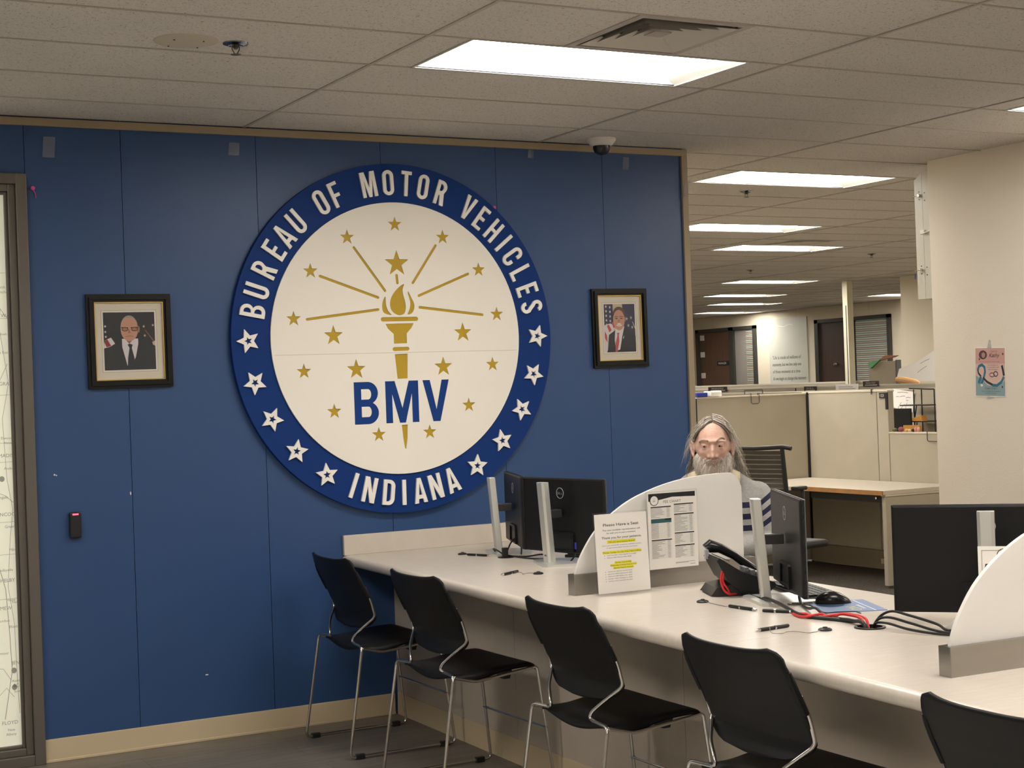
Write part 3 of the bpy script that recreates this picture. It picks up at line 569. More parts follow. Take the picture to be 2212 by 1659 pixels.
# poster on the white wall at the right
def poster():
    # u runs towards the camera, v up; paper 0.226 x 0.275 m
    root = thing('poster', (4.08, -0.428, 1.499), 0, 'small pink and blue poster with a ribbon and two rings taped on the white wall', 'poster')
    T = T_SIDE; m = MB(); W_, H_ = .113, .137
    m.prism([rect(-W_, -H_, W_, H_)], .0008, .0016, 0, T); L = [.0018]
    cols = [M_paper, mat('poster_pink', (0.62, 0.36, 0.33), 0.6), mat('poster_blush', (0.70, 0.50, 0.44), 0.6), mat('poster_blue', (0.27, 0.39, 0.42), 0.6), mat('poster_teal', (0.02, 0.16, 0.28), 0.5), mat('poster_dark', (0.012, 0.035, 0.04), 0.5), mat('poster_plum', (0.09, 0.04, 0.06), 0.6), mat('poster_skin', (0.45, 0.25, 0.22), 0.6)]
    def P_(lp, mi): m.flat([(q[0] * .108, q[1] * .131) for q in lp], L[0], mi, T); L[0] += .00006
    P_(rect(-1, .35, 1, 1), 1); P_(rect(-1, -1, 1, .35), 2); P_([(-1, -1), (1, -1), (1, -.35), (.45, -.62), (-.2, -.55), (-.55, -.30), (-1, -.15)], 3)
    E = lambda cx_, cy_, rx, ry, mi: P_(ell(cx_, cy_, rx, ry, 20), mi)
    E(-.48, .72, .28, .19, 6); E(-.45, .73, .13, .14, 7); P_(ribbon([(-.56, .80), (-.45, .86), (-.34, .80)], .04), 6)
    rib = [(-.62, -.50), (-.45, -.28), (-.35, .0), (-.38, .20), (-.55, .30), (-.75, .25), (-.85, .08)]
    P_(ribbon(rib, .13), 4); P_(ribbon([(-.85, .10), (-.80, -.05), (-.62, -.20)], .09), 5); P_(ribbon([(-.62, -.20), (-.80, -.48)], .15), 4)
    P_(ribbon([(-.50, -.24), (-.20, -.42), (.20, -.55)], .10), 5); P_(ribbon([(.15, -.55), (.45, -.56), (.75, -.42), (.93, -.20)], .12), 4); P_(ribbon([(.80, .28), (.88, .05), (.93, -.15)], .12), 5)
    m.prism([[(q[0] * .108, q[1] * .131) for q in lp] for lp in (ell(.13, -.12, .18, .10), ell(.13, -.12, .145, .065))], L[0], L[0] + .00005, 6, T)
    m.prism([[(q[0] * .108, q[1] * .131) for q in lp] for lp in (ell(.38, -.08, .16, .12), ell(.38, -.08, .11, .075))], L[0], L[0] + .00005, 6, T); L[0] += .0001
    for q in ((-.58, -.56), ): P_([(q[0], q[1] + .07), (q[0] + .1, q[1]), (q[0], q[1] - .07), (q[0] - .1, q[1])], 0)
    for q in ((.88, .75), (-.72, .54), (.82, -.62)): P_([(q[0], q[1] + .06), (q[0] + .06, q[1]), (q[0], q[1] - .06), (q[0] - .06, q[1])], 6)
    k = lambda x, y: (x * .108, y * .131)
    def tt(s_, x, y, sz, wd, mi=6, sh=0.0): a, b = k(x, y); put_text(m, s_, a, b, sz, L[0], mi, T, 'c', wide=wd, shear=sh)
    tt('Support by', .28, .85, .005, .05); tt('Kathy', .28, .62, .022, .072, 6, .35); tt('Thank you for wearing teal to show your support', -.03, .42, .004, .15)
    tt('Your coworkers, join', .20, .27, .006, .078); tt('us in the office with', .20, .18, .006, .088); tt('hope and support', .20, .09, .006, .072)
    tt('12 pm / 11 to 1', .05, -.72, .010, .085, 5); tt('cards are available from the organizers', .05, -.82, .004, .14, 5); tt('thank you for your support', .05, -.90, .004, .08, 5)
    m.build('sheet', cols, root)
    t = MB().prism([[(-.02, .13), (.012, .13), (.006, .175), (-.006, .178)]], .0020, .0024, 0, T); t.build('tape', M_tape, root)
    t = MB().prism([[(-.02, -.135), (.02, -.135), (.03, -.146), (-.03, -.15)]], .0020, .0024, 0, T); t.build('tape', M_tape, root)
    root.rotation_euler = (0.03, 0, 0)
poster()

# cabinet hung beside the end of the white wall
def cabinet():
    root = thing('wall_cabinet', (4.115, 0.0, 1.935), 0, 'slim light grey metal cabinet with key locks at the end of the white wall', 'cabinet')
    m = MB(); g = mat('cabinet_grey', (0.56, 0.54, 0.47), 0.4)
    d = 0.150; zt = .66; top = .778
    # body: side seen from the lobby, top sloping down away from the wall
    prof = [(0, 0), (.086, 0), (.086, top - .045), (0, top)]
    Tm = Matrix(((0, 0, 1, 0), (1, 0, 0, 0), (0, 1, 0, 0), (0, 0, 0, 1)))
    m.prism([prof], 0.0, .42, 0, Tm); m.build('body', g, root, bevel=.002)
    m = MB(); prof = [(.088, 0), (d, 0), (d, top - .085), (.088, top - .046)]; m.prism([prof], 0.0, .42, 0, Tm); dr = m.build('door', g, root, bevel=.002)
    for k in range(13):
        z = .72 - k * .022
        l = MB().box(-.004, .0, .010, .030, z - .004, z + .004); l.build('louver', mat('louver_shadow', (0.10, 0.10, 0.09), 0.6), root)
    for z in (.60, .17):
        l = MB(); l.tube([(-.012, .108, z), (-.016, .150, z - .004)], .003, 6); l.lathe([(.009, -.014), (.009, 0)], 12, 0, Matrix.Translation((0, .108, z)) @ Matrix.Rotation(PI / 2, 4, 'Y'))
        for dz in (.022, -.022): l.lathe([(.003, -.003), (.003, 0)], 8, 1, Matrix.Translation((0, .112, z + dz)) @ Matrix.Rotation(PI / 2, 4, 'Y')); l.lathe([(.003, -.003), (.003, 0)], 8, 1, Matrix.Translation((0, .068, z + dz - .01)) @ Matrix.Rotation(PI / 2, 4, 'Y'))
        l.build('lock', [M_chrome, M_dark], dr, smooth=True)
    l = MB().box(-.016, 0, .065, .100, .375, .398); l.tube([(-.012, .07, .38), (-.014, .04, .384), (-.010, .012, .392)], .004, 6); l.build('latch', M_white_metal, root, bevel=.002)
    l = MB().box(-.022, -.019, .142, .150, .118, .150); l.build('key', mat('key_blue', (0.05, 0.07, 0.13), 0.4, 0.5), root)
cabinet()

# ------------------------------------------------------------------ ceiling fixtures
def troffer(first=None, j=0, n=-4, label=''):
    cx = (j + .5) * PX; cy = rowy(n) + PY / 2
    if first is not None:
        o = copy_tree(first); o.location = (cx, cy, H); o['label'] = label; return o
    root = thing('ceiling_light', (cx, cy, H), 0, label, 'light fixture', 'recessed fluorescent troffers')
    a, b = .595, PY / 2; d = .028; ia, ib = .50, .118; oy = -.055
    m = MB()
    o4 = [(-a, -b, 0), (a, -b, 0), (a, b, 0), (-a, b, 0)]; o4 = [(x * .985, y * .955, z) for x, y, z in o4]
    i4 = [(-ia, -ib + oy, d), (ia, -ib + oy, d), (ia, ib + oy, d), (-ia, ib + oy, d)]
    i4 = [(-.575, -.240, d), (.545, -.240, d), (.530, .226, d), (-.575, .226, d)]
    m.add(o4 + i4, [(0, 4, 5, 1), (1, 5, 6, 2), (2, 6, 7, 3), (3, 7, 4, 0)])
    m.box(-.6, .6, -.25, .25, d + .012, d + .02)
    for x0, x1, y0, y1 in ((-.6, -.585, -.25, .25), (.585, .6, -.25, .25), (-.6, .6, -.25, -.242), (-.6, .6, .242, .25)): m.box(x0, x1, y0, y1, 0.0, d + .02)
    m.build('housing', M_troffer, root)
    f_ = MB().prism([rect(-a, -b, a, b), rect(-a * .985, -b * .955, a * .985, b * .955)], -.003, .002, 0)
    f_.build('frame', M_white_metal, root)
    MB().box(-.585, .575, .2275, .2345, -.0035, -.0005).build('shadow_gap', M_black_gap, root)
    l = MB().prism([[(-.575, -.240), (.545, -.240), (.530, .226), (-.575, .226)]], d - .002, d + .008); l.build('lens', M_lens, root)
    return root
lab = {(0, -4): 'large recessed ceiling light over the counter, nearest the seal', (2, -4): 'recessed ceiling light at the right edge of the picture', (2, 1): 'recessed ceiling light just past the end of the blue wall',
       (3, 6): 'second office ceiling light, cut off by the blue wall end', (4, 9): 'third office ceiling light going back from the blue wall end', (6, 17): 'fourth office ceiling light, well back in the room',
       (7, 22): 'fifth office ceiling light, thin and far back', (8, 26): 'farthest office ceiling light, lowest in the photo', (6, 10): 'office ceiling light tip left of the slim grey cabinet', (9, 22): 'far ceiling light above the blinds beside the beige corner'}
first = None
for j, n in LIGHTS:
    l_ = lab.get((j, n))
    if l_ is None:  # lobby and office fixtures beyond the seen ones, added for light
        if n < -4: l_ = 'added unseen lobby ceiling light, recessed overhead in row %s from the blue wall, %s' % ({-9: 'two', -14: 'three'}[n], {-2: 'left', 0: 'middle', 2: 'right'}[j])
        elif n == -4: l_ = 'added unseen recessed lobby ceiling light above the map window side'
        else: l_ = 'added recessed office ceiling light, bay %s by row %s' % (['zero', 'one', 'two', 'three', 'four', 'five', 'six', 'seven', 'eight', 'nine'][j], {1: 'one', 6: 'two', 10: 'three', 14: 'four', 18: 'five', 20: 'six', 22: 'seven', 24: 'eight', 31: 'nine'}.get(n, 'ten'))
    o = troffer(first, j, n, l_)
    if first is None: first = o
def diffuser(x0, x1, n, label):
    cx, cy = (x0 + x1) / 2, rowy(n) + PY / 2
    root = thing('air_diffuser', (cx, cy, H), 0, label, 'vent', 'square louvered air diffusers'); a = .235; b = .25
    m = MB(); m.prism([rect(-a, -b, a, b), rect(-a + .03, -b + .03, a - .03, b - .03)], -.004, .003)
    m.build('frame', M_grid, root)
    m = MB().box(-a, a, -b, b, .07, .075); m.box(-a, -a + .002, -b, b, 0, .07); m.box(a - .002, a, -b, b, 0, .07); m.box(-a, a, -b, -b + .002, 0, .07); m.box(-a, a, b - .002, b, 0, .07)
    m.build('plenum', M_dark, root)
    for k in range(4):
        o_ = .20 - k * .045; i_ = o_ - .030; z0 = -.006 + .004 * k; z1 = z0 + .030
        m = MB()
        A = [(-o_, -o_, z0), (o_, -o_, z0), (o_, o_, z0), (-o_, o_, z0)]; B = [(-i_, -i_, z1), (i_, -i_, z1), (i_, i_, z1), (-i_, i_, z1)]
        m.add(A + B, [(0, 1, 5, 4), (1, 2, 6, 5), (2, 3, 7, 6), (3, 0, 4, 7), (4, 5, 1, 0), (5, 6, 2, 1), (6, 7, 3, 2), (7, 4, 0, 3)]); m.build('louver', mat('diffuser_white', (0.62, 0.58, 0.52), 0.5), root)
    MB().box(-.035, .035, -.035, .035, .004, .008).build('centre_plate', M_grid, root)
diffuser(0.53, 1.0, -5, 'square louvered air diffuser beside the nearest large ceiling light')
diffuser(6.45, 6.92, 8, 'dark square air diffuser far back in the office ceiling')
sp = thing('ceiling_speaker', (-0.745, -1.585, H), 0, 'round beige ceiling cover plate with four screws left of the sprinkler', 'ceiling plate')
MB().lathe([(.108, 0), (.106, -.004), (.085, -.010), (.060, -.012)], 40).build('plate', mat('plate_beige', (0.56, 0.49, 0.39), 0.5), sp, smooth=True)
for a in range(4): MB().lathe([(.003, -.0135), (.003, -.009)], 8, 0, Matrix.Translation((.07 * math.cos(a * PI / 2 + .7), .07 * math.sin(a * PI / 2 + .7), 0))).build('screw', M_dark, sp)
def sprinkler(loc, label, first=None):
    if first is not None: o = copy_tree(first); o.location = loc; o['label'] = label; return o
    r_ = thing('sprinkler_head', loc, 0, label, 'sprinkler', 'fire sprinklers in the ceiling')
    MB().lathe([(.044, 0), (.043, -.004), (.026, -.010), (.022, -.006), (.014, -.004)], 28).build('escutcheon', mat('dark_chrome', (0.20, 0.22, 0.26), 0.2, 1.0), r_, smooth=True)
    m = MB().lathe([(.008, -.004), (.009, -.018), (.006, -.022)], 12)
    for s_ in (-1, 1): m.tube([(s_ * .012, 0, -.008), (s_ * .013, 0, -.022), (s_ * .004, 0, -.038)], .0022, 6)
    m.lathe([(.004, -.036), (.018, -.039), (.017, -.041), (.003, -.043)], 16); m.build('frame', mat('dull_brass', (0.20, 0.19, 0.15), 0.4, 0.9), r_, smooth=True); return r_
s1 = sprinkler((-0.575, -1.60, H), 'chrome fire sprinkler head near the round ceiling plate, upper left')
sprinkler((3.85, 1.40, H), 'fire sprinkler below the first office ceiling light', s1)
sprinkler((8.30, 7.24, H), 'small far fire sprinkler above the whiteboard', s1)
sprinkler((8.33, 5.30, H), 'dark fire sprinkler left of the grey cabinet', s1)
dc = thing('dome_camera', (1.785, -0.165, H), 0, 'white dome security camera on the ceiling above the right end of the blue wall', 'camera')
MB().lathe([(.072, 0), (.072, -.010), (.052, -.034), (.045, -.036)], 36).build('base', M_white_metal, dc, smooth=True)
MB().lathe([(.043, -.036), (.042, -.050), (.035, -.066), (.020, -.078), (.001, -.082)], 32).build('dome', mat('dome_glass', (0.02, 0.02, 0.025), 0.05), dc, smooth=True)

# ------------------------------------------------------------------ service counter
def fx(y): return 0.400 + 0.0525 * y         # front edge line of the worktop
def rx(y): return 1.405 + 0.045 * y          # rear edge
YE = -5.4
def counter():
    root = thing('service_counter', (1.0, -2.7, 0), 0, 'long beige laminate service counter running from the blue wall towards the camera', 'counter'); o = Vector((1.0, -2.7, 0))
    m = MB(); prof = []
    t = .045; r = t / 2
    # bullnose slab swept along the front line
    pf = [(.30, CT)] + [(.014, CT), (.005, CT - .0025)] + [(r * 1.0 - r * math.sin(a) * 1.0 - .0, CT - r + r * math.cos(a)) for a in [math.radians(20 + 14 * i) for i in range(12)]] + [(.02, CT - t), (.30, CT - t)]
    pf = [(.30, CT), (.035, CT), (.027, CT)] + [(r - r * math.sin(math.radians(a)), CT - r + r * math.cos(math.radians(a))) for a in range(0, 181, 12)] + [(.027, CT - t), (.035, CT - t), (.30, CT - t)]
    seams = [-.003, -3.135, YE]
    gx, gy, gr = .762, -3.189, .040
    for k in range(2):
        ya, yb = seams[k] - (0.0006 if k else 0.0), seams[k + 1] + 0.0006
        v = [(fx(ya) + p[0] - o.x, ya - o.y, p[1]) for p in pf] + [(fx(yb) + p[0] - o.x, yb - o.y, p[1]) for p in pf]
        n = len(pf); f = [(i, i + 1, n + i + 1, n + i) for i in range(n - 1)] + [tuple(range(n)), tuple(reversed(range(n, 2 * n)))]
        m.add(v, f)
        out = [(fx(ya) + .30015, ya), (rx(ya), ya), (rx(yb), yb), (fx(yb) + .30015, yb)]
        loops = [[(p[0] - o.x, p[1] - o.y) for p in out]]
        if k: loops.append([(p[0] - o.x, p[1] - o.y) for p in ell(gx, gy, gr, gr, 28)])
        m.prism(loops, CT - t, CT)
    m.build('worktop', M_counter, root, smooth=True, ang=40)
    g = MB().prism([ell(gx - o.x, gy - o.y, gr + .006, gr + .006, 32), ell(gx - o.x, gy - o.y, gr - .003, gr - .003, 32)], CT - .02, CT + .004); g.build('grommet', M_dark, root)
    MB().prism([ell(0.905 - o.x, -0.66 - o.y, .036, .036, 28)], CT, CT + .004).build('grommet', M_dark, root)
    b = MB(); b.box(.405 - o.x, 1.40 - o.x, -.020 - o.y, -.001 - o.y, CT, CT + .092); b.build('backsplash', M_counter, root, bevel=.002)
    kx = lambda y: .655 + .02 * y
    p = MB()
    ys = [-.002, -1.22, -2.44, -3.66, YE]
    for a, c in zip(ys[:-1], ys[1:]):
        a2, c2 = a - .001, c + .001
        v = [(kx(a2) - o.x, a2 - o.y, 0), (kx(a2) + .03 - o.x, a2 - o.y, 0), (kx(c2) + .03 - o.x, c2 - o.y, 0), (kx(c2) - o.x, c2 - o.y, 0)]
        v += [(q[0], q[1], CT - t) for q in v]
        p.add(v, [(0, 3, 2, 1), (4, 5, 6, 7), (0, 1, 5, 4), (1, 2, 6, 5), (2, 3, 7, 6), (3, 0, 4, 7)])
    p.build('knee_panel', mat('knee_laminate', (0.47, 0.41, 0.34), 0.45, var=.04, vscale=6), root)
    for y in (-.02, -1.22, -2.44, -3.66, -4.88):
        MB().box(kx(y) + .03 - o.x, rx(y) - .08 - o.x, y - .02 - o.y, y + .012 - o.y, 0, CT - t).build('end_panel', M_counter, root)
    bb = MB(); v = []
    for y in (-.012, YE): v += [(kx(y) - .006 - o.x, y - o.y, 0), (kx(y) - o.x, y - o.y, 0), (kx(y) - o.x, y - o.y, .10), (kx(y) - .004 - o.x, y - o.y, .10)]
    bb.add(v, [(0, 3, 2, 1), (4, 5, 6, 7), (0, 4, 7, 3), (3, 7, 6, 2), (0, 1, 5, 4)]); bb.build('base_strip', M_base, root)
counter()

def divider(loc, rz, label, dz=0):
    root = thing('counter_divider', loc, rz, label, 'divider', 'frosted counter dividers'); L = .80
    m = MB(); m.prism([rect(0, -.022, L, .022), rect(.012, -.007, L - .012, .007)], 0, .074); m.box(.0115, L - .0115, -.0075, .0075, .002, .06)
    m.build('steel_base', M_steel, root, bevel=.0025)
    pts = [(.012, .055), (.020, .085), (.045, .140), (.100, .214), (.170, .272), (.250, .318), (.330, .348), (.410, .370), (.500, .386), (.600, .394), (.690, .396), (.715, .393), (.738, .378), (.752, .350), (.757, .310), (.757, .055)]
    Tm = Matrix(((1, 0, 0, 0), (0, 0, -1, 0), (0, 1, 0, 0), (0, 0, 0, 1))); sp_ = []
    for i in range(len(pts) - 1):
        p0, p1, p2, p3 = pts[max(0, i - 1)], pts[i], pts[i + 1], pts[min(len(pts) - 1, i + 2)]
        for j in range(4):
            u = j / 4; sp_.append(tuple(.5 * (2 * p1[c] + (p2[c] - p0[c]) * u + (2 * p0[c] - 5 * p1[c] + 4 * p2[c] - p3[c]) * u * u + (3 * p1[c] - p0[c] - 3 * p2[c] + p3[c]) * u ** 3) for c in (0, 1)))
    pts = sp_ + [pts[-1]]
    m = MB().prism([pts], -.006, .006, 0, Tm); m.build('frosted_panel', M_frost, root, smooth=True, ang=25); return root
divider((0.478, -1.945, CT), 0.0, 'frosted curved divider with steel base holding the fee chart, in the middle of the counter')
divider((0.385, -3.890, CT), -0.03, 'frosted curved divider with steel base at the right edge of the picture')

# fee chart and the seat notice
def fee_chart():
    W_, H_ = .216, .279; root = thing('fee_chart', (0.785, -1.990, 0.826), 0, 'printed FEE CHART sheet in a clear sleeve on the middle frosted divider', 'notice'); T = T_BACK; m = MB()
    MB().prism([rect(-.004, -.004, W_ + .004, H_ + .004)], -.012, -.0035, 0, T).build('holder', M_acrylic, root)
    m.prism([rect(0, 0, W_, H_)], -.003, -.0026, 0, T); w = -.0022; B = lambda x0, y0, x1, y1, mi=1, dw=0: m.flat(rect(x0 * W_, (1 - y1) * H_, x1 * W_, (1 - y0) * H_), w + dw, mi, T)
    m.flat([(.02 * W_, .985 * H_), (.02 * W_, .885 * H_), (.20 * W_, .895 * H_), (.50 * W_, .93 * H_), (.97 * W_, .92 * H_), (.97 * W_, .985 * H_)], w, 1, T)
    m.flat(ell(.135 * W_, .895 * H_, .019, .019, 28), w + .0002, 1, T); m.flat(ell(.135 * W_, .895 * H_, .0165, .0165, 28), w + .0004, 0, T)
    put_text(m, 'BMV', .135 * W_, .88 * H_, .004, w + .0006, 1, T, 'c'); m.flat(rect(.133 * W_, .895 * H_, .137 * W_, .925 * H_), w + .0006, 1, T)
    put_text(m, 'FEE CHART', .50 * W_, .855 * H_, .0095, w, 3, T, 'c', wide=.36 * W_)
    random.seed(5)
    def block(x0, x1, y0, n, hl=1, teal=False):
        y = y0
        B(x0, y, x1, y + (.055 if teal else .015), 2 if teal else 1)
        if teal: B(x0 + .28, y + .004, x1, y + .022, 1, .0002)
        y += .060 if teal else .02
        for i in range(n):
            B(x0, y + .008, x1, y + .0092, 3); wd = random.uniform(.10, .28) if not teal else .15
            B(x0, y + .003, x0 + wd, y + .0068, 3); B(x1 - .09, y + .003, x1 - .03, y + .0068, 3)
            y += .0165
        return y
    y = block(.06, .47, .185, 8); y = block(.06, .47, y + .008, 12, teal=True); y = block(.06, .47, y + .012, 14)
    y = block(.53, .93, .165, 6); y = block(.53, .93, y + .012, 13); y = block(.53, .93, y + .012, 8); y = block(.53, .93, y + .012, 9)
    B(.53, .93, .93, .934, 3); B(.53, .94, .80, .944, 3); B(.83, .962, .93, .967, 3)
    m.build('sheet', [M_paper, M_ink, mat('chart_teal', (0.03, 0.10, 0.12), 0.6), mat('ink_mid', (0.16, 0.155, 0.15), 0.7)], root)
fee_chart()
def seat_sign():
    W_, H_ = .216, .279; root = thing('sign_holder', (0.536, -2.035, CT), -.02, 'clear stand with a PLEASE HAVE A SEAT notice highlighted in yellow on the counter', 'sign'); T = at(T_BACK, 0, 0, .006); T = T @ Matrix.Rotation(math.radians(-3), 4, 'X')
    a = MB().prism([rect(-.004, -.004, W_ + .004, H_ + .006)], -.004, 0, 0, T); a.box(-.004, W_ + .004, -.004, .055, 0, .003); a.build('acrylic_stand', M_acrylic, root, bevel=.0008)
    m = MB(); m.prism([rect(0, 0, W_, H_)], .0004, .0008, 0, T); w = .0012
    def t(s_, y, sz, wd, x=.5, al='c', mi=1): put_text(m, s_, x * W_, (1 - y) * H_, sz, w + .0003, mi, T, al, wide=wd * W_)
    def hl(x0, x1, y0, y1): m.flat(rect(x0 * W_, (1 - y1) * H_, x1 * W_, (1 - y0) * H_), w, 2, T)
    t('Please Have a Seat', .155, .0095, .68); t('Please Have a Seat', .1555, .0095, .684)
    t('The next available representative will', .215, .0052, .72); t('be with you in just a moment.', .252, .0052, .56)
    t('Thank you for your patience.', .315, .0078, .76); t('Thank you for your patience.', .3155, .0078, .763)
    hl(.22, .76, .335, .375); t('"We are not a License Branch"', .366, .0050, .52)
    t('If you need a standard ID, amendment, credential, extension,', .405, .0034, .76, mi=1); t('an appointment, please visit your local branch.', .435, .0034, .60)
    hl(.12, .86, .470, .505); t('Monday, Tuesday, Thursday, Friday 9 am to 5:00 pm', .497, .0044, .73)
    for i, s_ in enumerate(('South Street 801 S. Shortridge Rd. St. E. 46204', 'Midtown: 4050 Meadows Pkwy 46205')): t(s_, .53 + .03 * i, .0034, (.56, .46)[i], .20, 'l'); m.flat(ell(.155 * W_, (1 - .526 - .03 * i) * H_, .0012, .0012, 8), w, 1, T)
    hl(.34, .66, .605, .635); t('Monday 9 am to 5:00', .630, .0044, .31); hl(.25, .76, .638, .668); t('Wednesday to Friday 9 am to 4 pm', .663, .0044, .50); hl(.31, .70, .671, .701); t('Saturday 9 am to 12:30 pm', .696, .0044, .38)
    for i, s_ in enumerate(('Greenwood: 300 Polk Street St. 46143', 'Indy North: 8255 Craig Street St. 46250', 'Indy South: 4050 Madison Ave. 46227', 'Indy East: 1020 E. Washington St. 46202', 'Indy West: 5155 Crawfordsville Rd. 46224')):
        t(s_, .735 + .03 * i, .0034, .46, .20, 'l'); m.flat(ell(.155 * W_, (1 - .731 - .03 * i) * H_, .0012, .0012, 8), w, 1, T)
    m.build('notice', [M_paper, mat('ink_charcoal', (0.05, 0.052, 0.055), 0.6), M_yellow], root)
seat_sign()

# ------------------------------------------------------------------ lobby chairs
def make_chair(loc, rz, label):
    root = thing('stacking_chair', loc, rz, label, 'chair', 'black sled-base chairs along the counter'); r = .0062; sf = None
    def cr(pts, n=5):
        out = []; P = [Vector(p) for p in pts]
        for i in range(len(P) - 1):
            p0 = P[max(0, i - 1)]; p1 = P[i]; p2 = P[i + 1]; p3 = P[min(len(P) - 1, i + 2)]
            for j in range(n): u = j / n; out.append(.5 * (2 * p1 + (p2 - p0) * u + (2 * p0 - 5 * p1 + 4 * p2 - p3) * u * u + (3 * p1 - p0 - 3 * p2 + p3) * u ** 3))
        return out + [P[-1]]
    def fil(pts, rr=.022, n=4):
        P = [Vector(p) for p in pts]; out = [P[0]]
        for i in range(1, len(P) - 1):
            a = (P[i - 1] - P[i]); b = (P[i + 1] - P[i]); q = min(rr, a.length * .45, b.length * .45); A = P[i] + a.normalized() * q; B = P[i] + b.normalized() * q
            for j in range(n + 1): u = j / n; out.append((1 - u) ** 2 * A + 2 * u * (1 - u) * P[i] + u * u * B)
        return out + [P[-1]]
    for s in (1, -1):
        # local x forward (towards the counter); s=1 far side, s=-1 near side
        pts = [(-.168, s * .135, .458), (-.177, s * .240, .456), (-.250, s * .249, .010), (.232, s * .249, .010), (.182, s * .230, .450), (.165, s * .222, .447), (-.080, s * .226, .424), (-.172, s * .236, .450)]
        sf = MB().tube(fil(pts), r, 8).build('sled_frame', M_chrome, root, smooth=True, ang=60)
        up = [(-.168, s * .150, .459), (-.172, s * .122, .464), (-.168, s * .132, .486), (-.150, s * .172, .520), (-.106, s * .224, .572), (-.124, s * .226, .640), (-.150, s * .225, .700)]
        MB().tube(fil(up, .018), r * .95, 8).build('back_upright', M_chrome, root, smooth=True, ang=60)
        for x in (-.205, .180): MB().box(x - .019, x + .019, s * .249 - .0105, s * .249 + .0105, 0, .022).build('foot_cap', M_dark, sf, bevel=.003)
        MB().tube([(-.02, s * .247, .4), (-.02, s * .247, .4)], .001, 3) if False else None
        g = MB(); y0 = s * .165
        g.prism([[(-.045, 0), (.045, 0), (.025, -.035), (-.025, -.035)]], -.012, .012, 0, Matrix(((0, 0, 1, .10), (1, 0, 0, y0 * .72), (0, 1, 0, .436), (0, 0, 0, 1)))); g.build('ganging_block', M_dark, root, bevel=.002)
    MB().tube([(.205, -.246, .222), (.205, .246, .222)], .0045, 8).build('stretcher', M_chrome, root, smooth=True)
    def seat(u, v):
        x = -.160 + .355 * v; t = 2 * u - 1
        w = .222
        if v < .08: w = .222 - .02 * (1 - v / .08) ** 2
        if v > .90: w = .222 - .03 * ((v - .90) / .10) ** 2
        y = t * w; c = 1 - t * t
        z = .458 - .012 * c * (1 - v)
        if v < .20: z -= .030 * c * (1 - v / .20) ** 1.5
        z -= .026 * abs(t) ** 4 * math.exp(-((v - .22) / .28) ** 2)
        if v > .86: z -= .020 * ((v - .86) / .14) ** 2
        if abs(t) > .94: z -= .006 * (abs(t) - .94) / .06
        return (x, y, z)
    o = MB().grid(seat, 24, 24).build('seat', M_chair, root, smooth=True, ang=60)
    s_ = o.modifiers.new('solid', 'SOLIDIFY'); s_.thickness = .011; s_.offset = -1
    def back(u, v):
        z = .812 - .300 * v; t = 2 * u - 1
        if z > .762: w = .176 + math.sqrt(max(0, .050 ** 2 - (z - .762) ** 2))
        elif z > .58: w = .226
        else: w = .226 * max(0.0, 1 - ((.58 - z) / .0685) ** 2.2) ** (1 / 2.6) if z > .5125 else .03
        y = t * w
        xs = [(.812, -.232), (.78, -.218), (.72, -.190), (.65, -.152), (.60, -.128), (.57, -.118), (.54, -.122), (.512, -.138)]
        for (a, xa), (b, xb) in zip(xs[:-1], xs[1:]):
            if b <= z <= a + 1e-9: k = (a - z) / (a - b); x = xa + (xb - xa) * k; break
        else: x = xs[-1][1]
        x += .028 * (t * w / .23) ** 2 * (1 - .6 * v)
        zz = z + (.010 * abs(t) ** 4 if v < .1 else 0)
        return (x, y, zz)
    o = MB().grid(back, 28, 36).build('backrest', M_chair, root, smooth=True, ang=60)
    s_ = o.modifiers.new('solid', 'SOLIDIFY'); s_.thickness = .008; s_.offset = 0
    for s in (1, -1):
        MB().tube([back(.5 + .5 * s, v_) for v_ in (.16, .24, .34, .44, .53)], [.006, .009, .0095, .0095, .009], 8).build('upright_sleeve', M_chair, root, smooth=True)
    return root
ch0 = make_chair((0.35, -.502, 0), 0.0, 'black sled-base chair nearest the blue wall')
for x, y, rz, lb in ((0.345, -1.350, 0.02, 'second black sled-base chair from the blue wall, black blocks visible under its seat'), (0.345, -2.430, -0.01, 'black sled-base chair in the middle of the row, in front of the first divider'),
                     (0.300, -3.400, 0.0, 'black sled-base chair below the loose pen near the counter edge, fourth from the wall'), (0.222, -4.415, -0.02, 'black chair cut off at the lower right corner of the picture')):
    c = copy_tree(ch0); c.location = (x, y, 0); c.rotation_euler = (0, 0, rz); c['label'] = lb

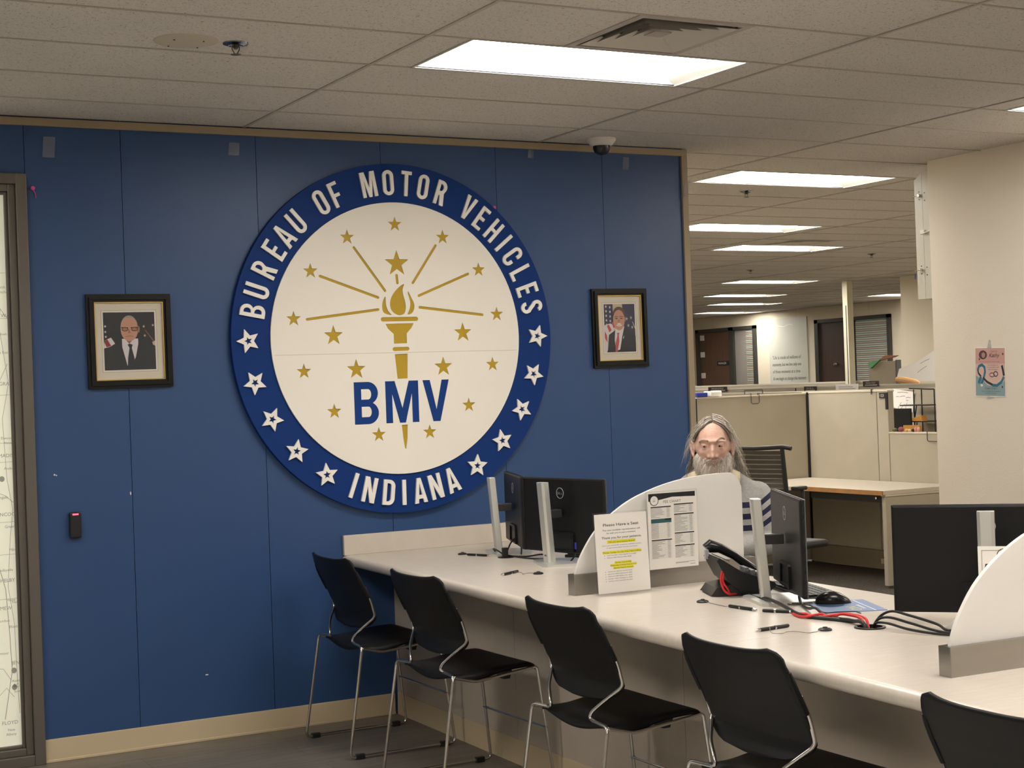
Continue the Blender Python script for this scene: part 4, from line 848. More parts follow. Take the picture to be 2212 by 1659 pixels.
# ------------------------------------------------------------------ monitors
def make_monitor(loc, rz, label, brot=0.0):
    """origin on the counter under the column; the screen faces local +y"""
    root = thing('monitor', loc, rz, label, 'monitor', 'black computer monitors on silver stands')
    b = MB().prism([[(-.120, -.035), (-.105, -.052), (.105, -.052), (.120, -.035), (.120, .125), (.105, .14), (-.105, .14), (-.120, .125)]], 0, .010)
    b.build('stand_base', M_silver, root, bevel=.003).rotation_euler = (0, 0, brot)
    prof = [(-.024, -.014), (-.015, -.021), (.015, -.021), (.024, -.014), (.024, .012), (-.024, .012)]
    c = MB(); lo, hi = .008, .345
    v = [(p[0], p[1], lo) for p in prof] + [(p[0], p[1] - .025, hi) for p in prof]; n = 6
    c.add(v, [(i, (i + 1) % n, n + (i + 1) % n, n + i) for i in range(n)] + [tuple(reversed(range(n))), tuple(range(n, 2 * n))])
    sc = c.build('stand_column', M_silver, root, bevel=.0015)
    MB().box(-.006, .006, -.0235, -.014, .035, .075).build('cable_slot', M_mon_edge, sc)
    MB().box(-.020, .020, -.02, .060, .192, .226).build('mount_arm', mat('mount_dark', (0.03, 0.03, 0.032), 0.35), root, bevel=.003)
    cy = .072; zc = .198; hw, hh = .272, .158
    p = MB(); Tb = Matrix(((1, 0, 0, 0), (0, 0, -1, cy), (0, 1, 0, zc), (0, 0, 0, 1)))   # w towards the back
    # back shell with a thin edge and a shallow bulge
    o_ = [(-hw, -hh), (hw, -hh), (hw, hh), (-hw, hh)]
    def lay(k, w): return [(x * k + (0), y * (1 - (1 - k) * 1.6), w) for x, y in o_]
    lv = lay(1, -.014) + lay(1, -.004) + lay(.997, .001) + lay(.97, .004)
    p.add(lv, [(j * 4 + i, j * 4 + (i + 1) % 4, (j + 1) * 4 + (i + 1) % 4, (j + 1) * 4 + i) for j in range(3) for i in range(4)] + [(12, 13, 14, 15), (3, 2, 1, 0)], 0, Tb)
    pn = p.build('panel', M_mon, root, bevel=.002)
    MB().prism([rect(-hw, -hh, hw, hh), rect(-hw + .0025, -hh + .0025, hw - .0025, hh - .0025)], -.0155, -.004, 0, Tb).build('edge_band', M_mon_edge, pn)
    MB().prism([rect(-hw + .008, -hh + .02, hw - .008, hh - .008)], -.0158, -.0148, 0, Tb).build('screen', M_screen, pn)
    q = MB().prism([[(-.085, -.150), (.085, -.150), (.085, -.075), (.07, -.068), (-.07, -.068), (-.085, -.075)], [(-.078, -.142), (-.068, -.078), (.068, -.078), (.078, -.142)]], .003, .013, 0, Tb)
    q.build('port_recess', M_mon, pn, bevel=.001)
    MB().prism([[(-.078, -.142), (.078, -.142), (.068, -.078), (-.068, -.078)]], .004, .0055, 0, Tb).build('port_plate', M_dark, pn)
    l = MB(); Tl = Matrix(((1, 0, 0, 0), (0, 0, -1, cy), (0, 1, 0, zc), (0, 0, 0, 1)))
    l.prism([ell(0, .095, .0235, .0235, 36), ell(0, .095, .0210, .0210, 36)], .0040, .0050, 0, Tl); put_text(l, 'DELL', 0, .0895, .0105, .0050, 0, Tl, 'c', wide=.034); put_text(l, 'DELL', 0, .0897, .0105, .0050, 0, Tl, 'c', wide=.0345)
    l.build('logo', mat('logo_grey', (0.42, 0.42, 0.42), 0.35), pn)
    return root
def ang_of(nx, ny): return math.atan2(ny, nx) - PI / 2
m0 = make_monitor((0.962, -0.496, CT), ang_of(.94, -.344), 'monitor closest to the blue wall, seen edge on from behind')
for x, y, a, br, lb in ((0.916, -1.030, ang_of(.985, .175), ang_of(.95, -.32) - ang_of(.985, .175), 'monitor with a DELL logo left of the frosted divider, blue video plug below'), (0.882, -2.545, ang_of(.88, -.47), 0.15, 'monitor seen nearly edge on, right of the seated man'),
                    (0.975, -3.455, ang_of(.735, .678), -.1, 'large black monitor back at the right edge of the counter')):
    make_monitor((x, y, CT), a, lb, br)

# ------------------------------------------------------------------ cables, pens, phone, mouse
def cable(name, pts, r, m_, label, group=None, cat='cable', seg=7):
    P = [Vector(p) for p in pts]; out = []
    for i in range(len(P) - 1):
        p0 = P[max(0, i - 1)]; p1 = P[i]; p2 = P[i + 1]; p3 = P[min(len(P) - 1, i + 2)]
        for j in range(6): u = j / 6; out.append(.5 * (2 * p1 + (p2 - p0) * u + (2 * p0 - 5 * p1 + 4 * p2 - p3) * u * u + (3 * p1 - p0 - 3 * p2 + p3) * u ** 3))
    out.append(P[-1]); o = MB().tube(out, r, seg).build(name, m_, smooth=True, ang=80); own(o, P[0]); return tag(o, label, cat, group)
Z = CT + .006
for d, lb in ((0, 'upper red network cable twisting along the counter into the round grommet'), (1, 'lower red network cable twisting along the counter into the round grommet')):
    e = .007 * (1 if d else -1)
    pts = [(0.753 + e, -2.859 - e, Z), (0.735 + e, -2.925, Z + .008 * d), (0.757 - e, -2.962 + e, Z + .01 * (1 - d)), (0.768, -3.000, Z + .008 * d), (0.800 + e, -3.020, Z + .012), (0.800 + e, -3.065, Z + .014), (0.785 + e, -3.12, Z + .016), (0.765 + e, -3.165, Z + .012), (0.752 + e, -3.187, Z - .015), (0.750 + e, -3.19, Z - .05)]
    cable('network_cable', pts, .0042, M_red, lb, 'red network cables')
for d, lb in ((0, 'outer red cable loop hanging behind the desk phone'), (1, 'inner red cable loop hanging behind the desk phone')):
    e = .008 * d
    pts = [(.855 + e, -2.350, .858), (.836 + e, -2.358, .845), (.830 + e, -2.36, .815), (.838 + e * 2, -2.365, .785), (.850 + e, -2.375 + e, .772), (.872, -2.365 + e, .768), (.898, -2.362, .768 + e * .5), (.912, -2.365, .770)]
    cable('phone_cable', pts, .0040, M_red, lb, 'red phone cable loops')
bund = [(.912, -2.366, Z + .002), (.905, -2.420, Z), (.880, -2.500, Z), (.842, -2.600, Z + .012), (.808, -2.700, Z + .012), (.770, -2.830, Z), (.745, -2.905, Z), (.748, -2.960, Z), (.766, -3.020, Z), (.780, -3.085, Z), (.760, -3.150, Z + .008), (.748, -3.182, Z), (.748, -3.19, Z - .05)]
cable('phone_lead', bund, .0062, M_cable, 'thick black cable sleeve running from the desk phone past the silver stand')
cable('power_lead', [(0.965, -2.60, .86), (.955, -2.625, .80), (.935, -2.650, Z + .01), (.90, -2.705, Z), (.845, -2.805, Z + .002), (.806, -2.888, Z + .016), (.790, -2.95, Z + .004), (.775, -3.04, Z + .003), (.768, -3.10, Z + .006), (.757, -3.178, Z), (.755, -3.19, Z - .05)], .0048, M_cable, 'black power lead dropping from the edge-on monitor to the grommet')
cable('mouse_lead', [(.948, -2.700, Z), (.90, -2.690, Z), (.875, -2.66, Z), (.868, -2.70, Z), (.850, -2.80, Z + .012), (.834, -2.894, Z), (.872, -2.915, Z), (.918, -2.946, Z), (.905, -2.985, Z), (.868, -3.010, Z + .01)], .0018, M_cable, 'thin black mouse cord looping beside the red cables')
for k, (pts, lb) in enumerate((([(.770, -3.200, Z - .05), (.770, -3.205, Z + .01), (.790, -3.245, Z + .045), (.820, -3.300, Z + .035), (.855, -3.37, Z + .015), (.840, -3.43, Z + .006), (.862, -3.50, Z + .02)], 'upper black cable arching out of the grommet to the right monitor'),
              ([(.764, -3.205, Z - .05), (.764, -3.210, Z + .01), (.776, -3.250, Z + .030), (.800, -3.320, Z + .018), (.820, -3.400, Z + .004), (.832, -3.46, Z + .004), (.86, -3.52, Z + .02)], 'middle black cable arching out of the grommet to the right monitor'),
              ([(.758, -3.206, Z - .05), (.758, -3.212, Z + .005), (.752, -3.270, Z + .018), (.772, -3.340, Z + .006), (.800, -3.42, Z), (.826, -3.475, Z + .002), (.85, -3.53, Z + .02)], 'lowest black cable arching out of the grommet to the right monitor'))):
    cable('monitor_cable', pts, .0040, M_cable, lb, 'black cables leaving the grommet')
for pts, lb in (([(.905, -.66, CT + .004), (.90, -.60, CT + .025), (.905, -.545, CT + .03), (.935, -.50, CT + .014)], 'black cable curling from the far grommet to the first monitor stand'),
                ([(.91, -.665, CT + .008), (.96, -.74, CT + .006), (.99, -.83, CT + .02), (1.03, -.80, CT + .006), (1.08, -.70, CT + .006)], 'black cable lying between the two far monitors'),
                ([(.91, -.672, CT + .01), (.93, -.78, CT + .006), (.955, -.88, CT + .006), (1.0, -.97, CT + .006), (1.07, -1.04, CT + .006), (1.02, -1.13, CT + .006)], 'black cable passing behind the DELL monitor stand'),
                ([(1.04, -1.02, CT + .055), (1.02, -1.06, CT + .03), (.99, -1.075, CT + .006), (.985, -1.12, CT + .005), (1.0, -1.18, CT + .005)], 'video cable hanging under the DELL monitor'),
                ([(1.015, -.555, CT + .075), (.96, -.60, CT + .05), (.908, -.655, CT + .01)], 'cable dropping from the first monitor to its grommet'),
                ([(1.015, -.575, CT + .075), (1.0, -.63, CT + .035), (.985, -.655, CT + .008)], 'short black plug lead hanging from the first monitor')):
    cable('monitor_lead', pts, .0036, M_cable, lb, 'black cables around the far monitors')
o = MB().box(-.012, .012, -.010, .010, 0, .042).build('power_adapter', M_dark, loc=(.893, -.675, CT + .004), bevel=.003); tag(o, 'small black plug block standing on the far counter grommet', 'plug')
o = MB().box(-.012, .012, -.016, .016, -.014, .014).build('video_plug', mat('vga_blue', (0.03, 0.05, 0.40), 0.4), loc=(1.008, -1.095, CT + .075), bevel=.002); tag(o, 'blue video plug under the DELL monitor', 'plug')
o = MB().box(-.06, .06, -.10, .10, 0, .003).build('blue_folder', mat('folder_blue', (0.04, 0.13, 0.45), 0.5), loc=(1.13, -1.06, CT)); o.rotation_euler = (0, 0, .2); tag(o, 'bright blue folder on the counter behind the DELL monitor stand', 'folder')

def pen(loc, rz, label, L_=.135):
    r_ = thing('counter_pen', loc, rz, label, 'pen', 'black pens tethered to the counter'); X = Matrix.Rotation(PI / 2, 4, 'Y')
    MB().lathe([(.0045, -L_ / 2), (.0055, -L_ / 2 + .004), (.0055, L_ / 2 - .02)], 12, 0, X).build('barrel', M_dark, r_, smooth=True)
    MB().lathe([(.0055, L_ / 2 - .02), (.0042, L_ / 2 - .008), (.0010, L_ / 2)], 12, 0, X).build('tip', M_chrome, r_, smooth=True)
    MB().lathe([(.0060, -.016), (.0060, -.010)], 12, 0, X).build('ring', M_chrome, r_, smooth=True); return r_
def clip(loc, label):
    r_ = MB().lathe([(.020, 0), (.0205, .004), (.016, .007), (.007, .008), (.006, .011)], 24).build('tether_base', M_dark, loc=loc, smooth=True); return tag(r_, label, 'pen base', 'round pen tether bases')
PZ = CT + .0055
pen((.845, -.520, PZ), math.atan2(-.157, .07), 'black pen lying beside the far monitor stand'); clip((.824, -.395, CT), 'round pen base left of the farthest pen')
pen((.615, -1.228, PZ), math.atan2(-.08, -.131), 'black pen with silver tip lying between the second chair and the DELL monitor'); clip((.706, -1.302, CT), 'round pen base beside the pen in front of the DELL monitor')
pen((.712, -2.640, PZ), math.atan2(-.141, .012), 'long black pen pointing right in front of the desk phone'); clip((.714, -2.412, CT), 'round pen base on the counter in front of the desk phone')
pen((.752, -2.775, PZ), math.atan2(-.10, .062), 'second black pen lying end to end behind the one by the phone', .11)
pen((.523, -3.032, PZ), math.atan2(-.01, -.106), 'black pen with silver tip nearest the counter edge, above the fourth chair'); clip((.632, -3.143, CT), 'round pen base at the counter seam beside the nearest pen')
M_chain = mat('tether_chain', (0.30, 0.28, 0.25), 0.35, .8)
for pts, lb in (([(.714, -2.425, CT + .005), (.708, -2.48, CT + .003), (.704, -2.53, CT + .003), (.698, -2.56, CT + .004), (.706, -2.575, CT + .005)], 'thin tether chain by the desk phone pen'),
                ([(.615, -3.145, CT + .005), (.585, -3.160, CT + .003), (.555, -3.158, CT + .003), (.548, -3.118, CT + .003), (.520, -3.105, CT + .003), (.492, -3.118, CT + .003), (.478, -3.090, CT + .003), (.505, -3.045, CT + .010)], 'wavy tether chain of the pen nearest the counter edge'),
                ([(.700, -1.290, CT + .004), (.680, -1.262, CT + .003), (.650, -1.278, CT + .003), (.672, -1.225, CT + .003), (.640, -1.220, CT + .008)], 'tether cord curled by the pen in front of the DELL monitor')):
    cable('pen_tether', pts, .0012, M_chain, lb, 'pen tethers', 'tether', 5)

def phone():
    root = thing('desk_phone', (.955, -2.300, CT), math.radians(-112), 'black desk phone with handset tilted up behind the silver monitor stand', 'phone')
    # local +y: towards the agent (low end), -y: raised rear; x across
    m = MB(); Tm = Matrix(((0, 0, 1, 0), (1, 0, 0, 0), (0, 1, 0, 0), (0, 0, 0, 1)))
    m.prism([[(-.095, .135), (-.105, .125), (-.070, .055), (-.020, .010), (.070, .004), (.100, .030), (.098, .042), (-.020, .085)]], -.095, .10, 0, Tm); bd = m.build('body', M_dark, root, bevel=.004)
    m = MB(); m.prism([[(-.125, .004), (-.105, .030), (-.040, .042), (.02, .030), (.085, .012), (.085, 0), (-.105, 0)]], -.085, .085, 0, Tm); m.build('stand', mat('phone_grey', (0.02, 0.02, 0.021), 0.3), root, bevel=.004)
    h = MB(); pts = [(0, -.100, .150), (0, -.088, .160), (0, -.050, .150), (0, .0, .122), (0, .045, .088), (0, .080, .055), (0, .092, .044)]
    pts = [(-.070 + 0 * p[0], p[1], p[2]) for p in pts]; h.tube(pts, [.020, .024, .017, .015, .016, .022, .018], 12); h.build('handset', mat('handset_black', (0.012, 0.012, 0.013), 0.25), root, smooth=True)
    k = MB(); sl = math.atan2(.135 - .042, -.095 - .098)
    for i in range(4):
        for j in range(3):
            y = .0 + .022 * i; z = .104 - (y + .03) * .43; k.box(.0 + j * .026, .018 + j * .026, y, y + .014, z - .010, z + .003)
    k.build('keypad', mat('key_grey', (0.20, 0.20, 0.20), 0.4), bd)
    s_ = MB(); s_.prism([[(-.098, .142), (-.058, .123), (-.056, .119), (-.096, .137)]], -.010, .085, 0, Tm); s_.build('display', mat('display_grey', (0.10, 0.11, 0.11), 0.2), bd)
    t_ = MB(); t_.box(-.055, -.035, -.112, -.100, .118, .150); t_.build('card_tab', mat('tab_grey', (0.35, 0.35, 0.36), 0.3), root)
phone()
def mouse():
    root = thing('computer_mouse', (1.005, -2.735, CT + .0025), math.radians(-32), 'black computer mouse on the blue printed pad', 'mouse'); m = MB()
    def f_(u, v):
        a = PI * u; x = -.058 + .116 * v; env = math.sin(PI * min(1, max(0, v * .92 + .06))) ** .55; w = .031 * env; h = .040 * (math.sin(PI * (v * .80 + .15)) ** .9)
        if v < .02 or v > .98: h *= .35
        return (x, -w * math.cos(a), h * math.sin(a) ** .8)
    m.grid(f_, 18, 22); m.build('shell', mat('mouse_black', (0.010, 0.010, 0.010), 0.22), root, smooth=True, ang=70)
    MB().lathe([(.008, -.003), (.008, .003)], 14, 0, Matrix.Translation((-.030, 0, .028)) @ Matrix.Rotation(PI / 2, 4, 'X')).build('scroll_wheel', M_mon_edge, root)
    MB().prism([ell(0, 0, .054, .028, 24)], 0, .002).build('base', M_dark, root)
mouse()
def pad():
    root = thing('mouse_pad', (0.99, -2.81, CT), 0, 'thin blue printed mouse pad with yellow lettering under the mouse', 'mouse pad')
    m = MB(); P4 = [(.950 - .99, -2.670 + 2.81), (1.136 - .99, -2.727 + 2.81), (1.036 - .99, -2.960 + 2.81), (.846 - .99, -2.886 + 2.81)]
    m.prism([P4[::-1]], 0, .0022, 0)
    ex = Vector((P4[2][0] - P4[1][0], P4[2][1] - P4[1][1])); L_ = ex.length; ex.normalize(); ey = Vector((P4[1][0] - P4[0][0], P4[1][1] - P4[0][1])).normalized()
    T = Matrix(((ex.x, ey.x, 0, P4[0][0]), (ex.y, ey.y, 0, P4[0][1]), (0, 0, 1, 0), (0, 0, 0, 1))); W_ = .193
    m.flat(rect(.008, W_ * .80, L_ - .004, W_ * .83), .0024, 1, T); put_text(m, 'NO', L_ * .55, W_ * .46, .036, .0025, 2, T, 'l', wide=.085)
    for q in range(5): m.flat(rect(L_ * .45 + q * .018, W_ * .68, L_ * .45 + q * .018 + .013, W_ * .74), .0025, 1, T)
    m.flat(ell(L_ * .30, W_ * .30, .055, .045, 28), .0024, 3, T)
    m.build('sheet', [mat('pad_blue', (0.17, 0.24, 0.42), 0.5), mat('pad_white', (0.6, 0.64, 0.68), 0.5), mat('pad_yellow', (0.60, 0.56, 0.16), 0.5), mat('pad_navy', (0.03, 0.07, 0.13), 0.5)], root)
pad()
def keyboard(loc, rz, label):
    root = thing('keyboard', loc, rz, label, 'keyboard', 'black keyboards behind the monitors'); b = MB().box(-.22, .22, -.065, .065, 0, .014); b.build('case', M_dark, root, bevel=.006)
    k = MB()
    for i in range(15):
        for j in range(5): k.box(-.208 + i * .0275, -.185 + i * .0275, -.055 + j * .023, -.036 + j * .023, .014, .020)
    k.build('keys', M_mon, root); return root
kb = keyboard((1.105, -2.46, CT), math.radians(-108), 'black keyboard lying behind the edge-on monitor')
k2 = copy_tree(kb); k2.location = (1.19, -1.06, CT); k2.rotation_euler = (0, 0, math.radians(-80)); k2['label'] = 'black keyboard behind the DELL monitor'
# name card clipped on the right monitor stand
def name_card():
    root = thing('name_card', (0.923, -3.499, 0.925), math.radians(-46), 'white card in a clear sleeve with handwritten letters, taped on the right monitor stand', 'card'); m = MB(); T = T_BACK
    m.prism([rect(-.02, -.03, .10, .085)], .012, .0126, 0, T); m.prism([rect(-.010, -.022, .092, .074), rect(-.009, -.021, .091, .073)], .0128, .0130, 1, T)
    put_text(m, 'Bu', -.004, .012, .024, .0130, 1, T, 'l', shear=.15); m.flat(ribbon(arc(.05, .06, .018, .018, 40, 250), .002), .0130, 1, T)
    m.build('sheet', [M_paper, M_ink], root)
name_card()

# ------------------------------------------------------------------ office behind the opening
def cubicle():
    root = thing('cubicle', (5.9, 3.4, 0), 0, 'beige fabric cubicle of tall and low panels round the office desk', 'cubicle'); o = (5.9, 3.4)
    def pan(x0, x1, y0, y1, z1, name='panel'):
        m = MB().box(x0 - o[0], x1 - o[0], y0 - o[1], y1 - o[1], 0.02, z1 - .012); m.build(name, M_panel_fabric, root, bevel=.004)
        MB().box(x0 - .004 - o[0], x1 + .004 - o[0], y0 - .004 - o[1], y1 + .004 - o[1], z1 - .012, z1).build('top_cap', M_panel_cap, root, bevel=.002)
    pan(4.815, 5.905, 3.41, 3.47, 1.380); pan(4.50, 4.805, 3.41, 3.47, 1.374)
    pan(5.92, 5.98, 2.583, 3.47, 1.388); pan(5.92, 5.98, 2.455, 2.577, 1.388); pan(5.92, 5.98, 1.75, 2.449, 1.068)
    for x, y in ((5.912, 3.402), ): MB().box(x - .008 - o[0], x + .006 - o[0], y - .008 - o[1], y + .006 - o[1], 0, 1.386).build('corner_seam', M_dark, root)
    MB().box(4.803 - o[0], 4.817 - o[0], 3.405 - o[1], 3.412 - o[1], 0, 1.37).build('corner_seam', M_black_gap, root)
    pan(5.21, 5.92, 1.72, 1.76, .66, 'end_panel')
cubicle()
def desk():
    root = thing('office_desk', (5.55, 2.55, 0), 0, 'beige topped desk with an orange wood edge against the cubicle panels', 'desk'); o = (5.55, 2.55)
    top = MB().prism([[(5.19 - o[0], 1.72 - o[1]), (5.915 - o[0], 1.72 - o[1]), (5.915 - o[0], 3.40 - o[1]), (4.55 - o[0], 3.40 - o[1]), (4.55 - o[0], 2.85 - o[1]), (5.0 - o[0], 2.80 - o[1]), (5.19 - o[0], 2.62 - o[1])]], .662, .690); top.build('desk_top', mat('desk_top', (0.56, 0.50, 0.41), 0.5), root)
    MB().box(5.184 - o[0], 5.190 - o[0], 1.722 - o[1], 2.66 - o[1], .658, .690).build('wood_edge', mat('orange_wood', (0.40, 0.20, 0.07), 0.45, var=.15, vscale=20), root)
    MB().box(5.26 - o[0], 5.30 - o[0], 1.78 - o[1], 2.6 - o[1], .60, .655).build('pencil_drawer', M_dark, root)
    MB().box(5.86 - o[0], 5.90 - o[0], 1.78 - o[1], 3.35 - o[1], .02, .16).build('raceway', mat('raceway', (0.24, 0.20, 0.14), 0.6), root)
    for y in (2.25, 2.45): MB().box(5.855 - o[0], 5.86 - o[0], y - o[1], y + .07 - o[1], .06, .10).build('outlet', M_panel_cap, root)
    MB().lathe([(.008, 0), (.008, .01)], 12, 0, Matrix.Translation((5.255 - o[0], 1.86 - o[1], .63)) @ Matrix.Rotation(-PI / 2, 4, 'Y')).build('drawer_knob', M_chrome, root)
desk()
def office_chair(loc, rz, label):
    root = thing('office_chair', loc, rz, label, 'office chair')
    fr = M_dark; W_ = .235
    # back faces local -y (outer side towards the lobby); y up the back leans away
    def bp(t, s, d=0): z = .56 + .50 * t; y = .02 - .07 * t - .03 * (1 - s * s) + d; return (s * W_ * (1 - .10 * (1 - t)), y, z)
    f_ = MB(); f_.tube([bp(0, -1), bp(.5, -1), bp(.93, -1), bp(1, -.88), bp(1.0, 0), bp(1.02, .9), bp(1.0, 1.12)], .014, 8)
    f_.tube([bp(1, .86), bp(.6, .86), bp(.3, .86), bp(0, .84)], [.014, .016, .016, .014], 8); f_.tube([bp(0, -1), bp(0, 0), bp(0, .84)], .012, 8)
    f_.build('back_frame', fr, root, smooth=True)
    m = MB()
    for k in range(15):
        t = .06 + k * .061; m.tube([bp(t, -.95, .002), bp(t, -.4, .002), bp(t, .1, .002), bp(t, .82, .002)], .0035, 5)
    m.build('mesh_slats', mat('slat_grey', (0.22, 0.20, 0.18), 0.4), root)
    g = MB(); g.grid(lambda u, v: bp(.02 + .95 * v, -.97 + 1.8 * u, .006), 10, 10); g.build('mesh_back', mat('mesh_fabric', (0.05, 0.045, 0.04), 0.7, alpha=.95), root)
    MB().box(-.22, .22, .04, .36, .40, .45).build('seat', fr, root, bevel=.02)
    for s in (-1, 1):
        a = MB(); a.tube([(s * .235, .08, .45), (s * .245, .08, .60), (s * .24, .08, .79)], .014, 8); a.box(s * .24 - .03, s * .24 + .03, .0, .10, .79, .815); a.build('armrest', fr, root, bevel=.008)
    MB().lathe([(.03, .08), (.025, .43)], 16, 0, Matrix.Translation((0, .25, 0))).build('gas_lift', M_chrome, root, smooth=True)
    b = MB()
    for k in range(5):
        a = k * 2 * PI / 5; b.tube([(0, .25, .11), (.28 * math.cos(a), .25 + .28 * math.sin(a), .075)], [.025, .014], 8)
    sb = b.build('star_base', fr, root, smooth=True)
    for k in range(5):
        a = k * 2 * PI / 5; MB().lathe([(.028, -.012), (.028, .012)], 16, 0, Matrix.Translation((.28 * math.cos(a), .25 + .28 * math.sin(a), .030)) @ Matrix.Rotation(PI / 2, 4, 'X')).build('caster', fr, sb, smooth=True)
    return root
office_chair((3.93, 1.42, 0), math.radians(-78), 'black mesh-back office chair behind the seated man')
def wire_hook(loc, T, label, w_=.080, h=.080, more=''):
    m = MB(); m.tube([(-w_ / 2, .004, -.006), (-w_ / 2, .004, .008), (-w_ / 2, -h + .01, .008), (-w_ / 2 + .012, -h, .008), (w_ / 2 - .012, -h, .008), (w_ / 2, -h + .01, .008), (w_ / 2, .004, .008), (w_ / 2, .004, -.006)], .0028, 6, 0, False, T)
    tag(m.build('wire_hook', M_dark, loc=loc, smooth=True), label, 'hook', 'wire hooks over the cubicle panels')
wire_hook((5.38, 3.405, 1.392), T_BACK, 'black wire hook hanging over the tall cubicle panel above the seated man')
wire_hook((5.915, 1.965, 1.072), T_SIDE, 'black wire hook hanging over the low cubicle panel at the right', .125, .07)
wire_hook((5.915, 2.62, 1.392), T_SIDE, 'small black wire hook on the panel top left of the number plate', .010, .035)
# number plate and black strip on the narrow panel
def plate():
    m = MB(); T = T_SIDE; m.prism([rect(-.033, -.021, .033, .021)], 0, .004, 0, T); put_text(m, '123', 0, -.010, .020, .0044, 1, T, 'c', wide=.040)
    tag(m.build('number_plate', [M_ink, M_paper], loc=(5.916, 2.508, 1.348)), 'small black number plate with white digits on the narrow cubicle panel', 'sign')
    m = MB().box(-.006, .006, -.012, .012, -.065, .065); tag(m.build('panel_clip', M_ink, loc=(5.905, 2.449, 1.305), bevel=.002), 'black vertical strip at the edge of the narrow cubicle panel', 'strip')
plate()
# next cubicle, seen over the low panel
X2 = 7.7
m = MB().box(X2, X2 + .06, 3.40, 9.6, .02, 1.362); m.box(X2 - .005, X2 + .065, 3.40, 9.6, 1.362, 1.374, 1)
for y in (3.99, 5.2, 6.4, 7.6, 8.8): m.box(X2 - .003, X2, y - .006, y + .006, .02, 1.362, 2)
tag(m.build('office_partition', [M_panel_fabric, M_panel_cap, M_black_gap]), 'middle row of beige cubicle panels behind the low panel, carrying the wire rack', 'partition', 'long cubicle panel rows')
X3 = 9.4
m = MB().box(X3, X3 + .06, 5.2, 12.4, .02, 1.392); m.box(X3 - .005, X3 + .065, 5.2, 12.4, 1.392, 1.407, 1)
for y in (7.0, 7.9, 9.6, 10.6): m.box(X3 - .003, X3, y - .008, y + .008, 1.2, 1.392, 2)
tag(m.build('office_partition', [M_panel_fabric, M_panel_cap, M_black_gap]), 'second far row of beige cubicle panels below the whiteboard', 'partition', 'long cubicle panel rows')
X4 = 11.0
m = MB().box(X4, X4 + .06, 8.2, 14.6, .02, 1.425); m.box(X4 - .005, X4 + .065, 8.2, 14.6, 1.425, 1.445, 1)
tag(m.build('office_partition', [M_panel_fabric, M_panel_cap]), 'farthest row of beige cubicle panels, its pale top below the brown doors', 'partition', 'long cubicle panel rows')
def nameplate(x, y, z, w_, lab, txt):
    m = MB(); T = T_SIDE; m.prism([rect(-w_ / 2, 0, w_ / 2, .06)], 0, .004, 0, T); put_text(m, txt, 0, .030, .018, .006, 1, T, 'c', wide=w_ * .62); m.flat(rect(-w_ * .36, .012, w_ * .40, .020), .006, 1, T)
    tag(m.build('name_plate', [mat('plate_brown', (0.035, 0.025, 0.02), 0.4), mat('plate_text', (0.5, 0.48, 0.44), 0.5)], loc=(x, y, z)), lab, 'name plate', 'dark name plates on the cubicle tops')
nameplate(X3 - .012, 9.43, 1.372, .40, 'dark name plate on the cubicle top left of the wire hook', 'BRIAN KYLE')
nameplate(X3 - .012, 6.58, 1.385, .26, 'dark name plate on the cubicle top right of the white post', 'DRIANA WILEY')
nameplate(X3 - .012, 7.62, 1.345, .22, 'small dim name plate between the two larger ones', 'WILL')
m = MB().prism([rect(-.19, 0, .19, .085)], 0, .003, 0, T_SIDE); m.flat(rect(-.14, .03, .14, .036), .004, 1, T_SIDE); m.flat(rect(-.14, .05, .10, .056), .004, 1, T_SIDE)
tag(m.build('white_placard', [M_paper, M_ink_grey], loc=(X3 - .012, 6.98, 1.335)), 'white placard standing on the cubicle top at the foot of the white post', 'sign')
# small monitor, papers, wire rack and folders at the middle row
def small_monitor():
    r_ = thing('monitor', (7.45, 4.05, .70), math.radians(8), 'small black monitor back seen over the low cubicle panel', 'monitor')
    MB().box(-.012, .012, -.165, .165, .30, .50).build('panel', M_mon, r_, bevel=.006); MB().box(-.02, .02, -.03, .03, .02, .32).build('stand_column', M_mon, r_); MB().box(-.08, .08, -.1, .1, 0, .02).build('stand_base', M_mon, r_, bevel=.004)
small_monitor()
m = MB().box(7.05, 7.68, 3.5, 5.4, .67, .70); tag(m.build('work_surface', mat('desk_top', (0.56, 0.50, 0.41), 0.5)), 'hidden beige work surface in the next cubicle, holding the small monitor', 'desk')
def note(name, loc, pts, lines, lab, rot=0):
    m = MB(); T = T_SIDE; m.prism([pts], 0, .001, 0, T)
    for x0, y0, x1, y1 in lines: m.flat(ribbon([(x0, y0), ((x0 + x1) / 2, (y0 + y1) / 2 + .004), (x1, y1)], .005), .0016, 1, T)
    tag(m.build(name, [M_paper, M_ink_grey], loc=loc), lab, 'paper', 'papers pinned in the cubicles')
note('pinned_drawing', (X2 - .008, 4.215, 1.28), [(-.135, .095), (.145, .06), (.11, -.125), (-.155, -.075)], [(-.10, .02, -.06, .02), (-.05, .02, .02, .025), (.03, .01, .09, .01), (.0, -.02, .06, -.015), (-.08, .06, .06, .055)], 'tilted white hand-drawn sheet pinned above the small monitor')
note('pinned_drawing', (X2 - .014, 4.22, 1.22), [(-.05, .05), (.03, .065), (.09, -.03), (.10, -.10), (.07, -.055), (-.10, -.055)], [(-.07, -.03, -.02, .03), (-.03, -.03, .02, .01), (.03, -.03, .05, .02)], 'small overlapping sketch sheet under the tilted drawing')
note('taped_sheet', (10.2, 6.72, 1.47), [(-.36, -.05), (-.30, .10), (-.02, .17), (.30, .30), (.34, -.05)], [(.0, .05, .15, .12), (.05, .15, .2, .2)], 'curled white paper standing on the panel top beside the beige corner')
